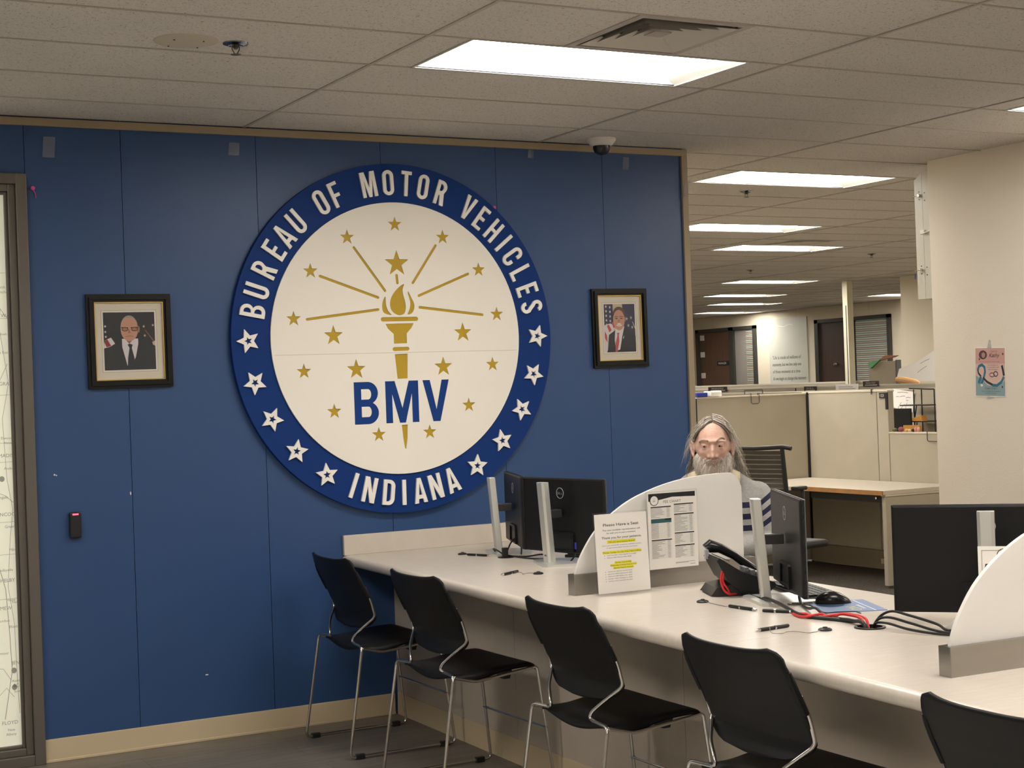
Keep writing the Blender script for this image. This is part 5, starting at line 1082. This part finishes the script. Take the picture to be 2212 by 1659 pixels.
def rack():
    r_ = thing('wire_rack', (7.60, 3.88, .70), 0, 'black wire file rack at the right of the next cubicle', 'rack'); m = MB()
    for y in (-.155, .105): m.tube([(0, y, 0), (0, y, .665)], .006, 6)
    m.tube([(0, -.155, .665), (0, .16, .675)], .006, 6)
    for z in (.40, .505 - .32): pass
    for z in (.375, .52): m.box(-.10, .06, -.16, .18, z, z + .010)
    m.tube([(-.05, .02, .52), (-.05, .05, .40), (-.05, .10, .385)], .005, 6); m.tube([(-.05, .02, .37), (-.05, .06, .20)], .005, 6); m.build('frame', M_dark, r_, smooth=True)
rack()
fo = mat('manila_orange', (0.42, 0.20, 0.03), 0.6)
m = MB().box(-.02, .02, -.11, .09, 0, .33); tag(m.build('file_folder', fo, loc=(7.45, 3.86, .72), bevel=.002), 'orange file folders standing in the wire rack', 'folder')
m = MB().prism([[(-.10, 0), (.11, 0), (.10, .05), (-.02, .025)]], 0, .06, 0, T_SIDE); tag(m.build('file_folder', fo, loc=(7.54, 3.87, 1.085)), 'orange folder lying slanted on the upper wire rack shelf', 'folder')
# trinkets on the low panel top
def trinket(y, rad, col, lab, sq=1.0, nm='desk_toy'):
    m = MB(); m.sph((0, 0, rad * sq), (rad * .7, rad, rad * sq), 14, 10); tag(m.build(nm, mat('toy_' + lab.split()[0] + lab.split()[1], col, .6), loc=(5.945, y, 1.068), smooth=True), lab, 'trinket', 'small trinkets on the low panel top')
trinket(2.415, .022, (0.10, 0.13, 0.04), 'green round pebble toy on the low panel top, leftmost', .7)
trinket(2.345, .026, (0.25, 0.06, 0.07), 'plum red pebble toy on the low panel top', .75)
trinket(2.285, .016, (0.60, 0.38, 0.10), 'yellow seashell on the low panel top', .8); trinket(2.255, .013, (0.65, 0.50, 0.38), 'cream seashell on the low panel top', .9)
trinket(2.215, .016, (0.015, 0.015, 0.015), 'black pebble on the low panel top', .8); trinket(2.185, .015, (0.55, 0.22, 0.20), 'pink seashell on the low panel top', 1.3); trinket(2.155, .014, (0.62, 0.34, 0.30), 'pale pink seashell on the low panel top, rightmost', 1.4)
# things on the tops at the left
def tops():
    m = MB().box(-.05, .05, -.04, .04, 0, .035); tag(m.build('blue_tape_box', mat('blue_box', (0.02, 0.04, 0.30), .5), loc=(4.87, 3.44, 1.381), bevel=.004), 'small blue box on the panel top beside the blue wall end', 'box')
    m = MB().box(-.07, .07, -.04, .04, 0, .045); o = m.build('tissue_pack', M_paper, loc=(5.00, 3.445, 1.381), bevel=.008); o.rotation_euler = (0, 0, .3); tag(o, 'white tissue pack on the panel top right of the small blue box', 'tissue pack')
    m = MB(); m.tube([(-.09, 0, 0), (-.09, 0, .03), (.09, 0, .03), (.09, 0, 0)], .004, 5); tag(m.build('wire_tray', M_dark, loc=(5.40, 3.44, 1.390)), 'black wire tray edge on the panel top above the wire hook', 'tray')
tops()
# power pole, box corner and rolled item
m = MB().box(-.045, .045, -.045, .045, 0, 2.716 - 0, 0); m.box(-.047, -.045, -.02, -.008, 1.0, 2.4, 1); tag(m.build('power_pole', [mat('pole_cream', (0.70, 0.66, 0.50), .5), M_black_gap], loc=(10.9, 8.68, 0)), 'cream square post rising from the cubicles to the ceiling', 'post')
m = MB().box(-.03, .03, -.26, .22, 0, .30); m.box(-.035, .035, -.27, -.25, -.2, .31, 1); tag(m.build('storage_bin', [mat('box_tan', (0.30, 0.25, 0.18), .8), M_mon_edge], loc=(10.50, 7.62, 1.37)), 'tan box standing on the far cubicle top below the blinds', 'box')
m = MB().prism([[(-.03, 0), (.22, .03), (.30, .05), (.10, .06)]], -.02, .02, 0, T_SIDE); tag(m.build('paper_stack', mat('rust_paper', (0.30, 0.12, 0.05), .7), loc=(10.5, 7.66, 1.68)), 'rust coloured paper edge on top of the tan box', 'paper')
m = MB().prism([[(0, 0), (.22, .03), (.05, -.07)]], -.02, .02, 0, T_SIDE); tag(m.build('green_card', mat('green_card', (0.10, 0.30, 0.12), .7), loc=(10.46, 7.83, 1.66)), 'green card corner sticking out of the tan box', 'card')
m = MB().tube([(0, .16, .045), (0, .05, .035), (0, -.12, .015), (0, -.18, .005)], [.03, .04, .03, .01], 10); tag(m.build('orange_roll', mat('bread_orange', (0.58, 0.33, 0.15), .7), loc=(9.43, 6.05, 1.407), smooth=True), 'long orange roll lying on the far cubicle top below the tan box', 'roll')

# far wall: doors, sidelights, whiteboard
XW = 15.3
def far_door(ys, ye, z1, name, n, glass_first, sign=False):
    pass
def door_unit(idx, y0, ya, yb, y1, z1, blinds):
    """y0 > y1: leaf between y0 and ya, dark post ya-yb, sidelight yb-y1"""
    fr = mat('door_frame_dark', (0.045, 0.045, 0.040), .5); m = MB()
    m.box(XW - .06, XW + .02, y0 - .09, y0, 0, z1); m.box(XW - .06, XW + .02, y1, y1 + .06, 0, z1); m.box(XW - .06, XW + .02, y1, y0, z1 - .06, z1); m.box(XW - .06, XW + .02, yb, ya, 0, z1)
    struct(m.build('door_%d' % idx, fr))
    root = bpy.data.objects['door_%d' % idx]
    m = MB().box(XW - .02, XW, ya, y0 - .09, 0, z1 - .06); m.build('leaf', mat('door_brown%d' % idx, (0.120, 0.062, 0.040) if idx == 1 else (0.060, 0.035, 0.025), .5, var=.12, vscale=3, stretch=(1, 8, 1)), root)
    if idx == 1:
        for z in (2.34, 2.02, 1.62): MB().box(XW - .035, XW - .02, y0 - .24, y0 - .12, z - .05, z + .05).build('closer_plate', M_white_metal, root)
        k = MB(); k.box(XW - .03, XW - .02, ya + .05, ya + .42, 1.80, 1.88); put_text(k, 'MANAGER', 0, 0, .04, .0, 1, at(T_SIDE, XW - .032, ya + .25, 1.82), 'c', wide=.25); k.build('door_sign', [M_dark, M_paper], root)
    else: MB().sph((XW - .06, ya + .25, 1.72), .04, 10, 8).build('door_knob', M_chrome, root)
    w = MB(); w.box(XW - .012, XW - .006, y1 + .06, yb, .9, z1 - .06, 0)
    struct_w = w.build('window_%d' % (idx + 1), mat('sidelight_glass%d' % idx, (0.30, 0.28, 0.25) if idx == 1 else (0.35, 0.40, 0.35), .3)); struct(struct_w)
    b = MB(); y = y1 + .07; ww = (yb - y1 - .08) * (.38 if idx == 1 else 1); n = 44
    cols = [mat('blind_white', (0.50, 0.50, 0.44), .6), mat('blind_gap', (0.16, 0.28, 0.23), .6), mat('blind_rose', (0.48, 0.34, 0.28), .6)]
    for k in range(n):
        z = .95 + (z1 - 1.03) * k / n; b.box(XW - .03, XW - .014, y, y + ww, z, z + (z1 - 1.03) / n * .62, 2 if (k % 3 == 0) else 0); b.box(XW - .018, XW - .013, y, y + ww, z, z + (z1 - 1.03) / n, 1)
    tag(b.build('window_blind', cols), 'horizontal blinds beside the %s brown door on the far wall' % ('left' if idx == 1 else 'right'), 'blind', 'blinds on the far wall')
door_unit(1, 18.18, 17.12, 16.98, 16.33, 2.50, True)
door_unit(2, 14.64, 13.85, 13.62, 12.76, 2.50, True)
def whiteboard():
    r_ = thing('whiteboard', (XW - .008, 15.42, 1.3), 0, 'tall whiteboard sheet with four handwritten lines on the far wall between the doors', 'whiteboard'); T = T_SIDE; m = MB(); W_ = .535
    m.prism([rect(-W_, .08, W_, 1.28)], 0, .012, 0, T)
    for i, s_ in enumerate(('"Life is made of millions of', 'moments, but we live only one', 'of these moments at a time.', 'As we begin to change this moment')): put_text(m, s_, -.45, .56 - .125 * i, .058, .014, 1, T, 'l', wide=(.80, .80, .78, .92)[i], shear=.15)
    m.flat(ribbon([(-.30, 1.16), (-.1, 1.13), (.05, 1.17), (.15, 1.15)], .012), .014, 2, T)
    m.build('board', [mat('board_white', (0.62, 0.62, 0.54), .4), mat('marker_ink', (0.12, 0.12, 0.11), .6), M_paper], r_)
whiteboard()
m = MB().prism([rect(-.09, -.22, .09, .22)], 0, .003, 0, T_SIDE); tag(m.build('posted_sheet', M_paper, loc=(XW - .07, 13.76, 1.72)), 'white sheet on the dark door post right of the cream post', 'paper')

# ------------------------------------------------------------------ the seated man
def remesh(o, v, sm=3):
    r_ = o.modifiers.new('remesh', 'REMESH'); r_.mode = 'VOXEL'; r_.voxel_size = v; r_.use_smooth_shade = True
    if sm: s_ = o.modifiers.new('smooth', 'SMOOTH'); s_.iterations = sm; s_.factor = .5
    dg = bpy.context.evaluated_depsgraph_get(); me = bpy.data.meshes.new_from_object(o.evaluated_get(dg)); o.modifiers.clear(); old = o.data; o.data = me; bpy.data.meshes.remove(old)
    me.shade_smooth(); return o
def limb(mb, pts, rs, seg=20):
    mb.tube(pts, rs, seg)
    for p, r_ in zip(pts, rs): mb.sph(p, r_, 16, 10)
def person():
    # local frame: -y is the direction he faces, x to his left
    root = thing('person', (1.570, -1.309, 0), math.radians(-36), 'seated man with long grey hair and beard in a grey navy-striped sweatshirt', 'person')
    skin = bpy.data.materials.new('skin'); skin.use_nodes = True; N = skin.node_tree.nodes; L = skin.node_tree.links; b = N['Principled BSDF']
    b.inputs['Roughness'].default_value = .55; b.inputs['Subsurface Weight'].default_value = .12; b.inputs['Subsurface Radius'].default_value = (.02, .008, .004)
    tc = N.new('ShaderNodeTexCoord'); n1 = N.new('ShaderNodeTexNoise'); n1.inputs['Scale'].default_value = 26; n1.inputs['Detail'].default_value = 4; L.new(tc.outputs['Object'], n1.inputs['Vector'])
    r_ = N.new('ShaderNodeValToRGB'); r_.color_ramp.elements[0].position = .35; r_.color_ramp.elements[0].color = (0.60, 0.355, 0.275, 1); r_.color_ramp.elements[1].position = .68; r_.color_ramp.elements[1].color = (0.72, 0.475, 0.38, 1)
    L.new(n1.outputs['Fac'], r_.inputs['Fac']); L.new(r_.outputs['Color'], b.inputs['Base Color'])
    hc = Vector((0.0, -.135, 1.232))                     # middle of the head, at eye height
    body = MB()
    NU, NV = 120, 90
    def g_(a, b_, ca, cb, sa, sb): return math.exp(-(((a - ca) / sa) ** 2 + ((b_ - cb) / sb) ** 2))
    def head(u, v):
        az = 2 * PI * u; el = PI * (v - .5)             # az 0 = front
        A = math.degrees(az if az <= PI else az - 2 * PI); E_ = math.degrees(el)
        dx = math.sin(az) * math.cos(el); dy = -math.cos(az) * math.cos(el); dz = math.sin(el)
        # egg shaped skull with a narrower jaw
        rx, ry = .0725, .098; rz = .118 if dz > 0 else .120
        if dz < 0: rx *= 1 - .22 * (-dz) ** 1.3; ry *= 1 - .14 * (-dz)
        if dy < 0 and dz < 0: ry *= .97
        r0 = 1 / math.sqrt((dx / rx) ** 2 + (dy / ry) ** 2 + (dz / rz) ** 2)
        f = 0
        aA = abs(A)
        f += -.006 * g_(A, E_, 0, 4, 14, 9)                                       # root of the nose
        f += .017 * g_(A, E_, 0, -9, 5.0, 11) + .023 * g_(A, E_, 0, -22.5, 6.2, 6.5)  # nose
        f += .013 * g_(aA, E_, 11.5, -25.5, 4.5, 3.6) - .007 * g_(aA, E_, 7, -31.5, 4, 1.8)                                   # nostril wings
        f += -.017 * g_(aA, E_, 20, 2, 10, 6.5)                                     # eye sockets
        f += .012 * g_(aA, E_, 20, 12, 16, 4.0)                                     # brow
        f += .004 * g_(A, E_, 0, 12, 10, 5)
        f += .006 * g_(aA, E_, 38, -17, 12, 9)                                    # cheekbones
        f += -.004 * g_(aA, E_, 32, -36, 10, 10)
        f += .004 * g_(A, E_, 0, -35.5, 16, 3.5) - .004 * g_(A, E_, 0, -39, 13, 1.6) + .004 * g_(A, E_, 0, -42.5, 13, 3)
        f += .008 * g_(A, E_, 0, -60, 20, 12)
        f += -.006 * g_(aA, E_, 62, 18, 16, 20)                                   # temples
        if abs(A) < 35 and 20 < E_ < 45: f -= .0006 * (1 + math.sin(E_ * 1.1))    # forehead creases
        f -= .0030 * g_(aA, E_, 25 , -27, 3, 7)                                 # nasolabial fold
        r1 = r0 + f
        return (hc.x + dx * r1, hc.y + dy * r1 + .012, hc.z + dz * r1 + .002)
    hv = [head(i / NU, j / NV) for j in range(NV + 1) for i in range(NU)]
    body.add(hv, [(j * NU + i, j * NU + (i + 1) % NU, (j + 1) * NU + (i + 1) % NU, (j + 1) * NU + i) for j in range(NV) for i in range(NU)])
    eyes = [Vector((s * .0315, hc.y - .0705, hc.z + .004)) for s in (-1, 1)]
    for e in eyes:                                                              # lids
        body.sph((e.x, e.y + .003, e.z), (.0140, .0112, .0108), 24, 16); body.sph((e.x, e.y + .0010, e.z + .0060 + (.0022 if e.x > 0 else 0)), (.0160, .0108, .0036), 20, 12); body.sph((e.x, e.y + .0050, e.z - .0120), (.0140, .0090, .0030), 20, 12)
    for s in (-1, 1):                                                           # ears
        c = Vector((s * .0765, hc.y + .022, hc.z - .008)); pts = [c + Vector((s * .004, -.010, -.028)), c + Vector((s * .008, -.004, -.014)), c + Vector((s * .014, .010, .004)), c + Vector((s * .015, .010, .022)), c + Vector((s * .010, -.001, .031)), c + Vector((s * .004, -.010, .020))]
        body.tube(pts, [.006, .006, .006, .006, .006, .004], 10); body.sph(tuple(c + Vector((s * .002, .0, 0))), (.006, .014, .026), 14, 10); body.sph(tuple(pts[0]), (.005, .008, .010), 12, 8)
    body.tube([(0, -.060, 1.02), (0, -.075, 1.10), (0, -.105, 1.18)], [.062, .058, .060], 24)
    body.tube([(0, .0, .50), (0, .0, .70), (0, -.015, .90), (0, -.030, 1.0), (0, -.05, 1.06)], [.13, .12, .135, .12, .06], 24)
    hands = []
    for s in (-1, 1):
        sh = Vector((s * .185, -.02, 1.015)); elb = Vector((s * .255, -.07, .80)) if s > 0 else Vector((s * .255, -.02, .80)); wr = Vector((-.005, -.230, .800)) if s > 0 else Vector((s * .14, -.24, .800))
        limb(body, [sh, (sh + elb) / 2, elb], [.048, .044, .038]); limb(body, [elb, (elb * .6 + wr * .4), wr], [.036, .036, .024])
        d = Vector((0, -1, 0)); base = wr + Vector((0, -.055, -.006)); body.sph(tuple(base), (.040, .050, .013), 18, 12); body.sph(tuple(wr + Vector((0, -.02, 0))), (.028, .035, .017), 14, 10)
        for k, (ox, ln) in enumerate(((-.030, .062), (-.010, .074), (.011, .072), (.031, .056))):
            a = base + Vector((ox, -.038, .002)); p1 = a + Vector((ox * .12, -ln * .45, .008)); p2 = p1 + Vector((ox * .06, -ln * .32, -.006)); p3 = p2 + Vector((0, -ln * .18, -.010))
            limb(body, [a, p1, p2, p3], [.0088, .0084, .0078, .0066], 10)
        t0 = wr + Vector((-s * .024, -.030, -.002)); limb(body, [t0, t0 + Vector((-s * .022, -.026, -.004)), t0 + Vector((-s * .030, -.052, -.006))], [.012, .0100, .0082], 10)
        # thighs
        limb(body, [(s * .09, .02, .50), (s * .11, -.20, .50), (s * .12, -.40, .49)], [.085, .075, .060]); limb(body, [(s * .12, -.40, .49), (s * .12, -.36, .28), (s * .12, -.34, .10)], [.058, .050, .040]); body.sph((s * .12, -.40, .045), (.045, .12, .045), 16, 10)
    o = body.build('body', skin, root); remesh(o, .0034, 2); bo = o
    # eyes
    white = mat('eye_white', (0.22, 0.16, 0.13), .35); iris = mat('eye_iris', (0.035, 0.028, 0.02), .15)
    for e in eyes:
        m = MB(); m.sph(tuple(e + Vector((0, .003, -.0010))), (.0122, .0126, .0036 + (.0016 if e.x > 0 else 0)), 24, 16, 0); m.sph(tuple(e + Vector((-.0018, .003, -.0008))), (.0072, .0138, .0060), 18, 14, 1); m.build('eye', [white, iris], bo, smooth=True)
    # sweatshirt
    sw = bpy.data.materials.new('sweatshirt'); sw.use_nodes = True; N = sw.node_tree.nodes; L = sw.node_tree.links; b = N['Principled BSDF']; b.inputs['Roughness'].default_value = .95
    tc = N.new('ShaderNodeTexCoord'); sep = N.new('ShaderNodeSeparateXYZ'); L.new(tc.outputs['Object'], sep.inputs[0])
    def M_(op, a, b_=None, c=None):
        n = N.new('ShaderNodeMath'); n.operation = op
        for i, x in enumerate((a, b_, c)):
            if x is None: continue
            if isinstance(x, (int, float)): n.inputs[i].default_value = x
            else: L.new(x, n.inputs[i])
        return n.outputs[0]
    ax = M_('ABSOLUTE', sep.outputs['X']); dd = M_('MULTIPLY', M_('MAXIMUM', M_('SUBTRACT', ax, .185), 0.0), .75)
    zz = M_('SUBTRACT', sep.outputs['Z'], dd); ph = M_('FRACT', M_('DIVIDE', M_('SUBTRACT', zz, .8775), .0475)); st = M_('LESS_THAN', ph, .50)
    rng = M_('MULTIPLY', M_('GREATER_THAN', zz, .8775), M_('LESS_THAN', zz, 1.011)); k = M_('MULTIPLY', st, rng)
    n1 = N.new('ShaderNodeTexNoise'); n1.inputs['Scale'].default_value = 300; L.new(tc.outputs['Object'], n1.inputs['Vector']); r_ = N.new('ShaderNodeValToRGB'); r_.color_ramp.elements[0].color = (.27, .26, .25, 1); r_.color_ramp.elements[1].color = (.36, .345, .33, 1); r_.color_ramp.elements[0].position = .35; r_.color_ramp.elements[1].position = .65; L.new(n1.outputs['Fac'], r_.inputs['Fac'])
    mx = N.new('ShaderNodeMix'); mx.data_type = 'RGBA'; L.new(k, mx.inputs['Factor']); L.new(r_.outputs['Color'], mx.inputs[6]); mx.inputs[7].default_value = (.012, .014, .04, 1); L.new(mx.outputs[2], b.inputs['Base Color'])
    n2 = N.new('ShaderNodeTexNoise'); n2.inputs['Scale'].default_value = 14; n2.inputs['Detail'].default_value = 4; L.new(tc.outputs['Object'], n2.inputs['Vector']); bp = N.new('ShaderNodeBump'); bp.inputs['Strength'].default_value = .5; bp.inputs['Distance'].default_value = .02; L.new(n2.outputs['Fac'], bp.inputs['Height']); L.new(bp.outputs['Normal'], b.inputs['Normal'])
    m = MB()
    secs = [(.50, .175, .135, .0), (.58, .185, .140, .0), (.68, .180, .140, -.005), (.78, .185, .140, -.010), (.88, .195, .138, -.018), (.96, .212, .130, -.022), (1.02, .215, .112, -.026), (1.068, .196, .092, -.030), (1.108, .150, .080, -.038), (1.140, .108, .074, -.048), (1.162, .084, .070, -.056)]
    S_ = 40; v = []
    for z, a, b_, y in secs:
        for i in range(S_):
            q = 2 * PI * i / S_; c, s = math.cos(q), math.sin(q); e = .75; v.append((a * abs(c) ** e * (1 if c > 0 else -1), y + b_ * abs(s) ** e * (1 if s > 0 else -1), z - .020 * (z > 1.04) * abs(c)))
    n = len(secs); m.add(v, [(j * S_ + i, j * S_ + (i + 1) % S_, (j + 1) * S_ + (i + 1) % S_, (j + 1) * S_ + i) for j in range(n - 1) for i in range(S_)] + [tuple(reversed(range(S_))), tuple((n - 1) * S_ + i for i in range(S_))])
    for s in (-1, 1):
        sh = Vector((s * .178, -.02, 1.012)); elb = Vector((s * .258, -.07, .815)) if s > 0 else Vector((s * .258, -.02, .815)); wr = Vector((.010, -.215, .806)) if s > 0 else Vector((s * .15, -.215, .806))
        limb(m, [sh, (sh * .55 + elb * .45) + Vector((s * .012, 0, .0)), elb], [.066, .064, .052]); limb(m, [elb, elb * .5 + wr * .5, wr], [.050, .046, .036])
        for q in range(5): p = elb * (1 - q / 4.5) + wr * (q / 4.5); m.sph(tuple(p), (.049 - .003 * q + .004 * (q % 2),) * 3, 14, 10)
    o = m.build('sweatshirt', sw, root); remesh(o, .007, 22); so = o
    # shirt collar
    cm = mat('collar_cream', (0.66, 0.56, 0.40), .8); m = MB()
    def coll(u, v):
        a = 2 * PI * (u * .86 + .07) - PI / 2; rr = .070 + .010 * v; x = rr * math.cos(a) * 1.08; y = -.058 + rr * math.sin(a); f = max(0, -math.sin(a)) ** 3
        return (x + (.020 * f * v * (1 if x > 0 else -1)), y - .018 * f * v, 1.140 - .010 * abs(math.cos(a)) - (.030 + .062 * f) * v)
    m.grid(coll, 40, 6)
    for s in (-1, 1): m.add([(s * .056, -.125, 1.140), (s * .108, -.100, 1.118), (s * .106, -.138, 1.062), (s * .080, -.152, 1.085)], [(0, 1, 2, 3)])
    o = m.build('collar', cm, so, smooth=True); s_ = o.modifiers.new('solid', 'SOLIDIFY'); s_.thickness = .004
    # trousers
    m = MB(); tr = mat('dark_trousers', (0.02, 0.022, 0.03), .9)
    for s in (-1, 1): limb(m, [(s * .09, .02, .50), (s * .11, -.20, .505), (s * .12, -.41, .495)], [.105, .092, .076]); limb(m, [(s * .12, -.41, .49), (s * .12, -.37, .28), (s * .12, -.35, .10)], [.074, .066, .060])
    o = m.build('trousers', tr, root); remesh(o, .012, 3)
    # ---- hair
    random.seed(11)
    HA = mat('hair_grey', (0.32, 0.275, 0.225), .6); HB = mat('hair_light', (0.70, 0.63, 0.54), .6); HD = mat('hair_dark', (0.15, 0.125, 0.105), .6); HW = mat('beard_white', (0.95, 0.90, 0.84), .6); HT = mat('beard_tan', (0.58, 0.43, 0.31), .6)
    mats_ = [HA, HB, HD, HW, HT]; hm = MB()
    def sk(A, E_, off=.004):
        """point on the skull at azimuth A (deg, 0 front, + his left), elevation E_"""
        A = A % 360; p = Vector(head(A / 360, (E_ + 90) / 180)); c = hc + Vector((0, .012, .002)); d = (p - c); return p + d.normalized() * off
    def hl_(A):
        a = abs(A); return (62 - .56 * a if A < 0 else 63 - .30 * a - .0028 * a * a) if a < 80 else 17 - (a - 80) * .25
    # undercap
    cap = MB(); cap.grid(lambda u, v: sk(112 + (360 - 224) * u, -8 + 98 * v, .0050), 48, 24, 2); [cap.grid(lambda u, v: sk(s_ * (78 + 36 * u), (20 - 6 * u) + (70 + 6 * u) * v, .0045), 10, 16, 2) for s_ in (-1, 1)]; cap.grid(lambda u, v: sk(-80 + 160 * u, hl_(-80 + 160 * u) + 4 + (86 - hl_(-80 + 160 * u)) * v, .0045), 40, 14, 2)
    def strand(mb, pts, r0, mi):
        n = len(pts); rs = [r0 * (1 - .75 * (i / (n - 1)) ** 1.5) for i in range(n)]; mb.tube(pts, rs, 3, mi)
    for i in range(3600):
        s = random.choice((-1, 1)); part = 4
        a0 = part + s * random.uniform(0, 12) if random.random() < .55 else random.uniform(60, 300); e0 = random.uniform(60, 88)
        side = s if abs(((a0 + 180) % 360) - 180) < 60 else (1 if a0 % 360 < 180 else -1)
        aend = side * random.uniform(113, 176); 
        if random.random() < .35: aend = side * random.uniform(112, 128)
        jit = random.uniform(-2.5, 3.5); pts = []; lf = random.uniform(.002, .014) + (.010 if side > 0 else 0) * random.random()
        a_s = ((a0 + 180) % 360) - 180
        for k in range(6):
            t = k / 5; A = a_s + (aend - a_s) * (t ** .8); E_ = e0 + ((8 if abs(aend) < 100 else 0) - e0) * t
            lo = hl_(A) + jit
            E_ = max(E_, lo if abs(A) < 112 else -90)
            pts.append(sk(A, E_, lf * (.4 + .6 * math.sin(PI * min(1, t * .8 + .1))) + .002))
        last = pts[-1]; out = Vector((last.x - hc.x, last.y - hc.y, 0)).normalized()
        ln = random.uniform(.10, .175); fr = random.uniform(0, 1) ** 1.6 * (.075 if side > 0 else .034); wob = random.uniform(-.013, .013); ph = random.uniform(0, 6)
        for k in range(1, 8):
            t = k / 7; q = last + out * (fr * t + .010 * t) + Vector((wob * math.sin(ph + 5 * t), wob * math.cos(ph + 4 * t), -ln * t))
            if q.z < 1.10: q = q + out * (1.10 - q.z) * .8
            pts.append(q)
        mi = random.choices((0, 1, 2), ((.45, .20, .35) if side < 0 else (.42, .42, .16)))[0]
        strand(hm, pts, random.uniform(.0005, .0012), mi)
    for i in range(220):                                   # fly-away frizz
        s = random.choice((1, 1, 1, -1)); p0 = sk(s * random.uniform(60, 120), random.uniform(-5, 60), .010); out = Vector((p0.x - hc.x, (p0.y - hc.y) * .3, .2 * random.random())).normalized(); pts = []
        for k in range(7): t = k / 6; pts.append(p0 + out * (.055 * t * random.uniform(.9, 1.1)) + Vector((0, 0, -.10 * t * t)) + Vector((random.uniform(-.003, .003),) * 3))
        strand(hm, pts, .0004, random.choice((0, 1)))
    for V_, F_2, M_2 in ((cap.V, cap.F, cap.M),): hm.add(V_, F_2, 2)
    hm.build('hair', mats_, root, smooth=True, ang=180)
    # ---- beard and moustache
    bm_ = MB()
    def inz(A, E_):
        a = abs(A)
        if E_ > -31.5 and a < 30: return False
        if a >= 30 and E_ > -21 - max(0, 70 - a) * .42: return False
        if a < 16 and -45 < E_ < -36.5: return False
        return True
    cnt = 0
    while cnt < 4200:
        A = random.uniform(-92, 92); E_ = random.uniform(-78, -10)
        if not inz(A, E_): continue
        cnt += 1; p0 = sk(A, E_, -.002); nrm = (p0 - hc).normalized(); down = Vector((0, 0, -1)); a = abs(A)
        if E_ > -37 and a < 30: ln = random.uniform(.006, .012); dirv = (nrm * .40 + down * .9 + Vector(((1 if A > 0 else -1) * .28 * min(1, a / 8), 0, 0))).normalized()
        else: ln = random.uniform(.03, .06) + (.045 if E_ < -50 else 0) * random.random(); dirv = (nrm * .35 + down * 1.0 + Vector((random.uniform(-.25, .25), random.uniform(-.15, .15), 0))).normalized()
        pts = []; w = random.uniform(-.007, .007); ph = random.uniform(0, 6)
        for k in range(7): t = k / 6; pts.append(p0 + dirv * ln * t + down * (.010 * t * t) + Vector((w * (math.sin(ph + 6 * t) - math.sin(ph)), w * (math.cos(ph + 6 * t) - math.cos(ph)), 0)))
        mi = random.choices((3, 1, 4), (.58, .22, .20) if (a > 24 or E_ < -54) else (.30, .22, .48))[0]
        strand(bm_, pts, random.uniform(.0005, .0010), mi)
    # mass below the chin
    bm_.grid(lambda u, v: tuple(Vector(sk(-70 + 140 * u, -52 - 16 * v, .004)) + Vector((0, -.006 * v, -.050 * v))), 16, 8, 3)
    bm_.build('beard', mats_, root, smooth=True, ang=180)
    # eyebrows
    for s in (-1, 1):
        eb = MB()
        for i in range(220):
            t = random.random(); a = 9 + 25 * t; arch = (12.5 + 4 * math.sin(PI * (t * .8)) - 3.0 * t) if s < 0 else (11.5 + 9.5 * math.sin(PI * t * .72) - 1.0 * t)
            p0 = sk(s * a, arch + random.uniform(-2.0, 2.0), -.0005); q = sk(s * (a + 4.5), arch + random.uniform(.0, 2.2), .003); eb.tube([p0, (p0 + q) / 2 + (q - hc).normalized() * .002, q], [.0010, .0009, .0004], 3)
        eb.build('eyebrow', mat('brow_brown', (0.24, 0.165, 0.115), .7), bo)
    # lips
    lp = MB(); lp.tube([sk(-13, -39.5, .0), sk(-6, -38.4, .003), sk(0, -38.6, .0035), sk(6, -38.4, .003), sk(13, -39.5, .0)], [.001, .0028, .0030, .0028, .001], 8); lp.tube([sk(-11, -40.6, .0), sk(0, -41.6, .003), sk(11, -40.6, .0)], [.001, .0038, .001], 8); lp.build('lips', mat('lip_rose', (0.30, 0.11, 0.09), .5), bo, smooth=True)
    return root
man = person()
def man_chair():
    r_ = thing('task_chair', (1.59, -1.225, 0), math.radians(-36), 'dark task chair carrying the seated man, hidden behind the counter', 'office chair')
    MB().box(-.24, .24, -.26, .20, .34, .395).build('seat', M_dark, r_, bevel=.02); MB().lathe([(.03, .06), (.03, .34)], 16).build('gas_lift', M_chrome, r_, smooth=True)
    b = MB()
    for k in range(5): a = k * 2 * PI / 5 + .3; b.tube([(0, 0, .08), (.27 * math.cos(a), .27 * math.sin(a), .03)], [.03, .03], 8)
    b.build('star_base', M_dark, r_, smooth=True)
man_chair()
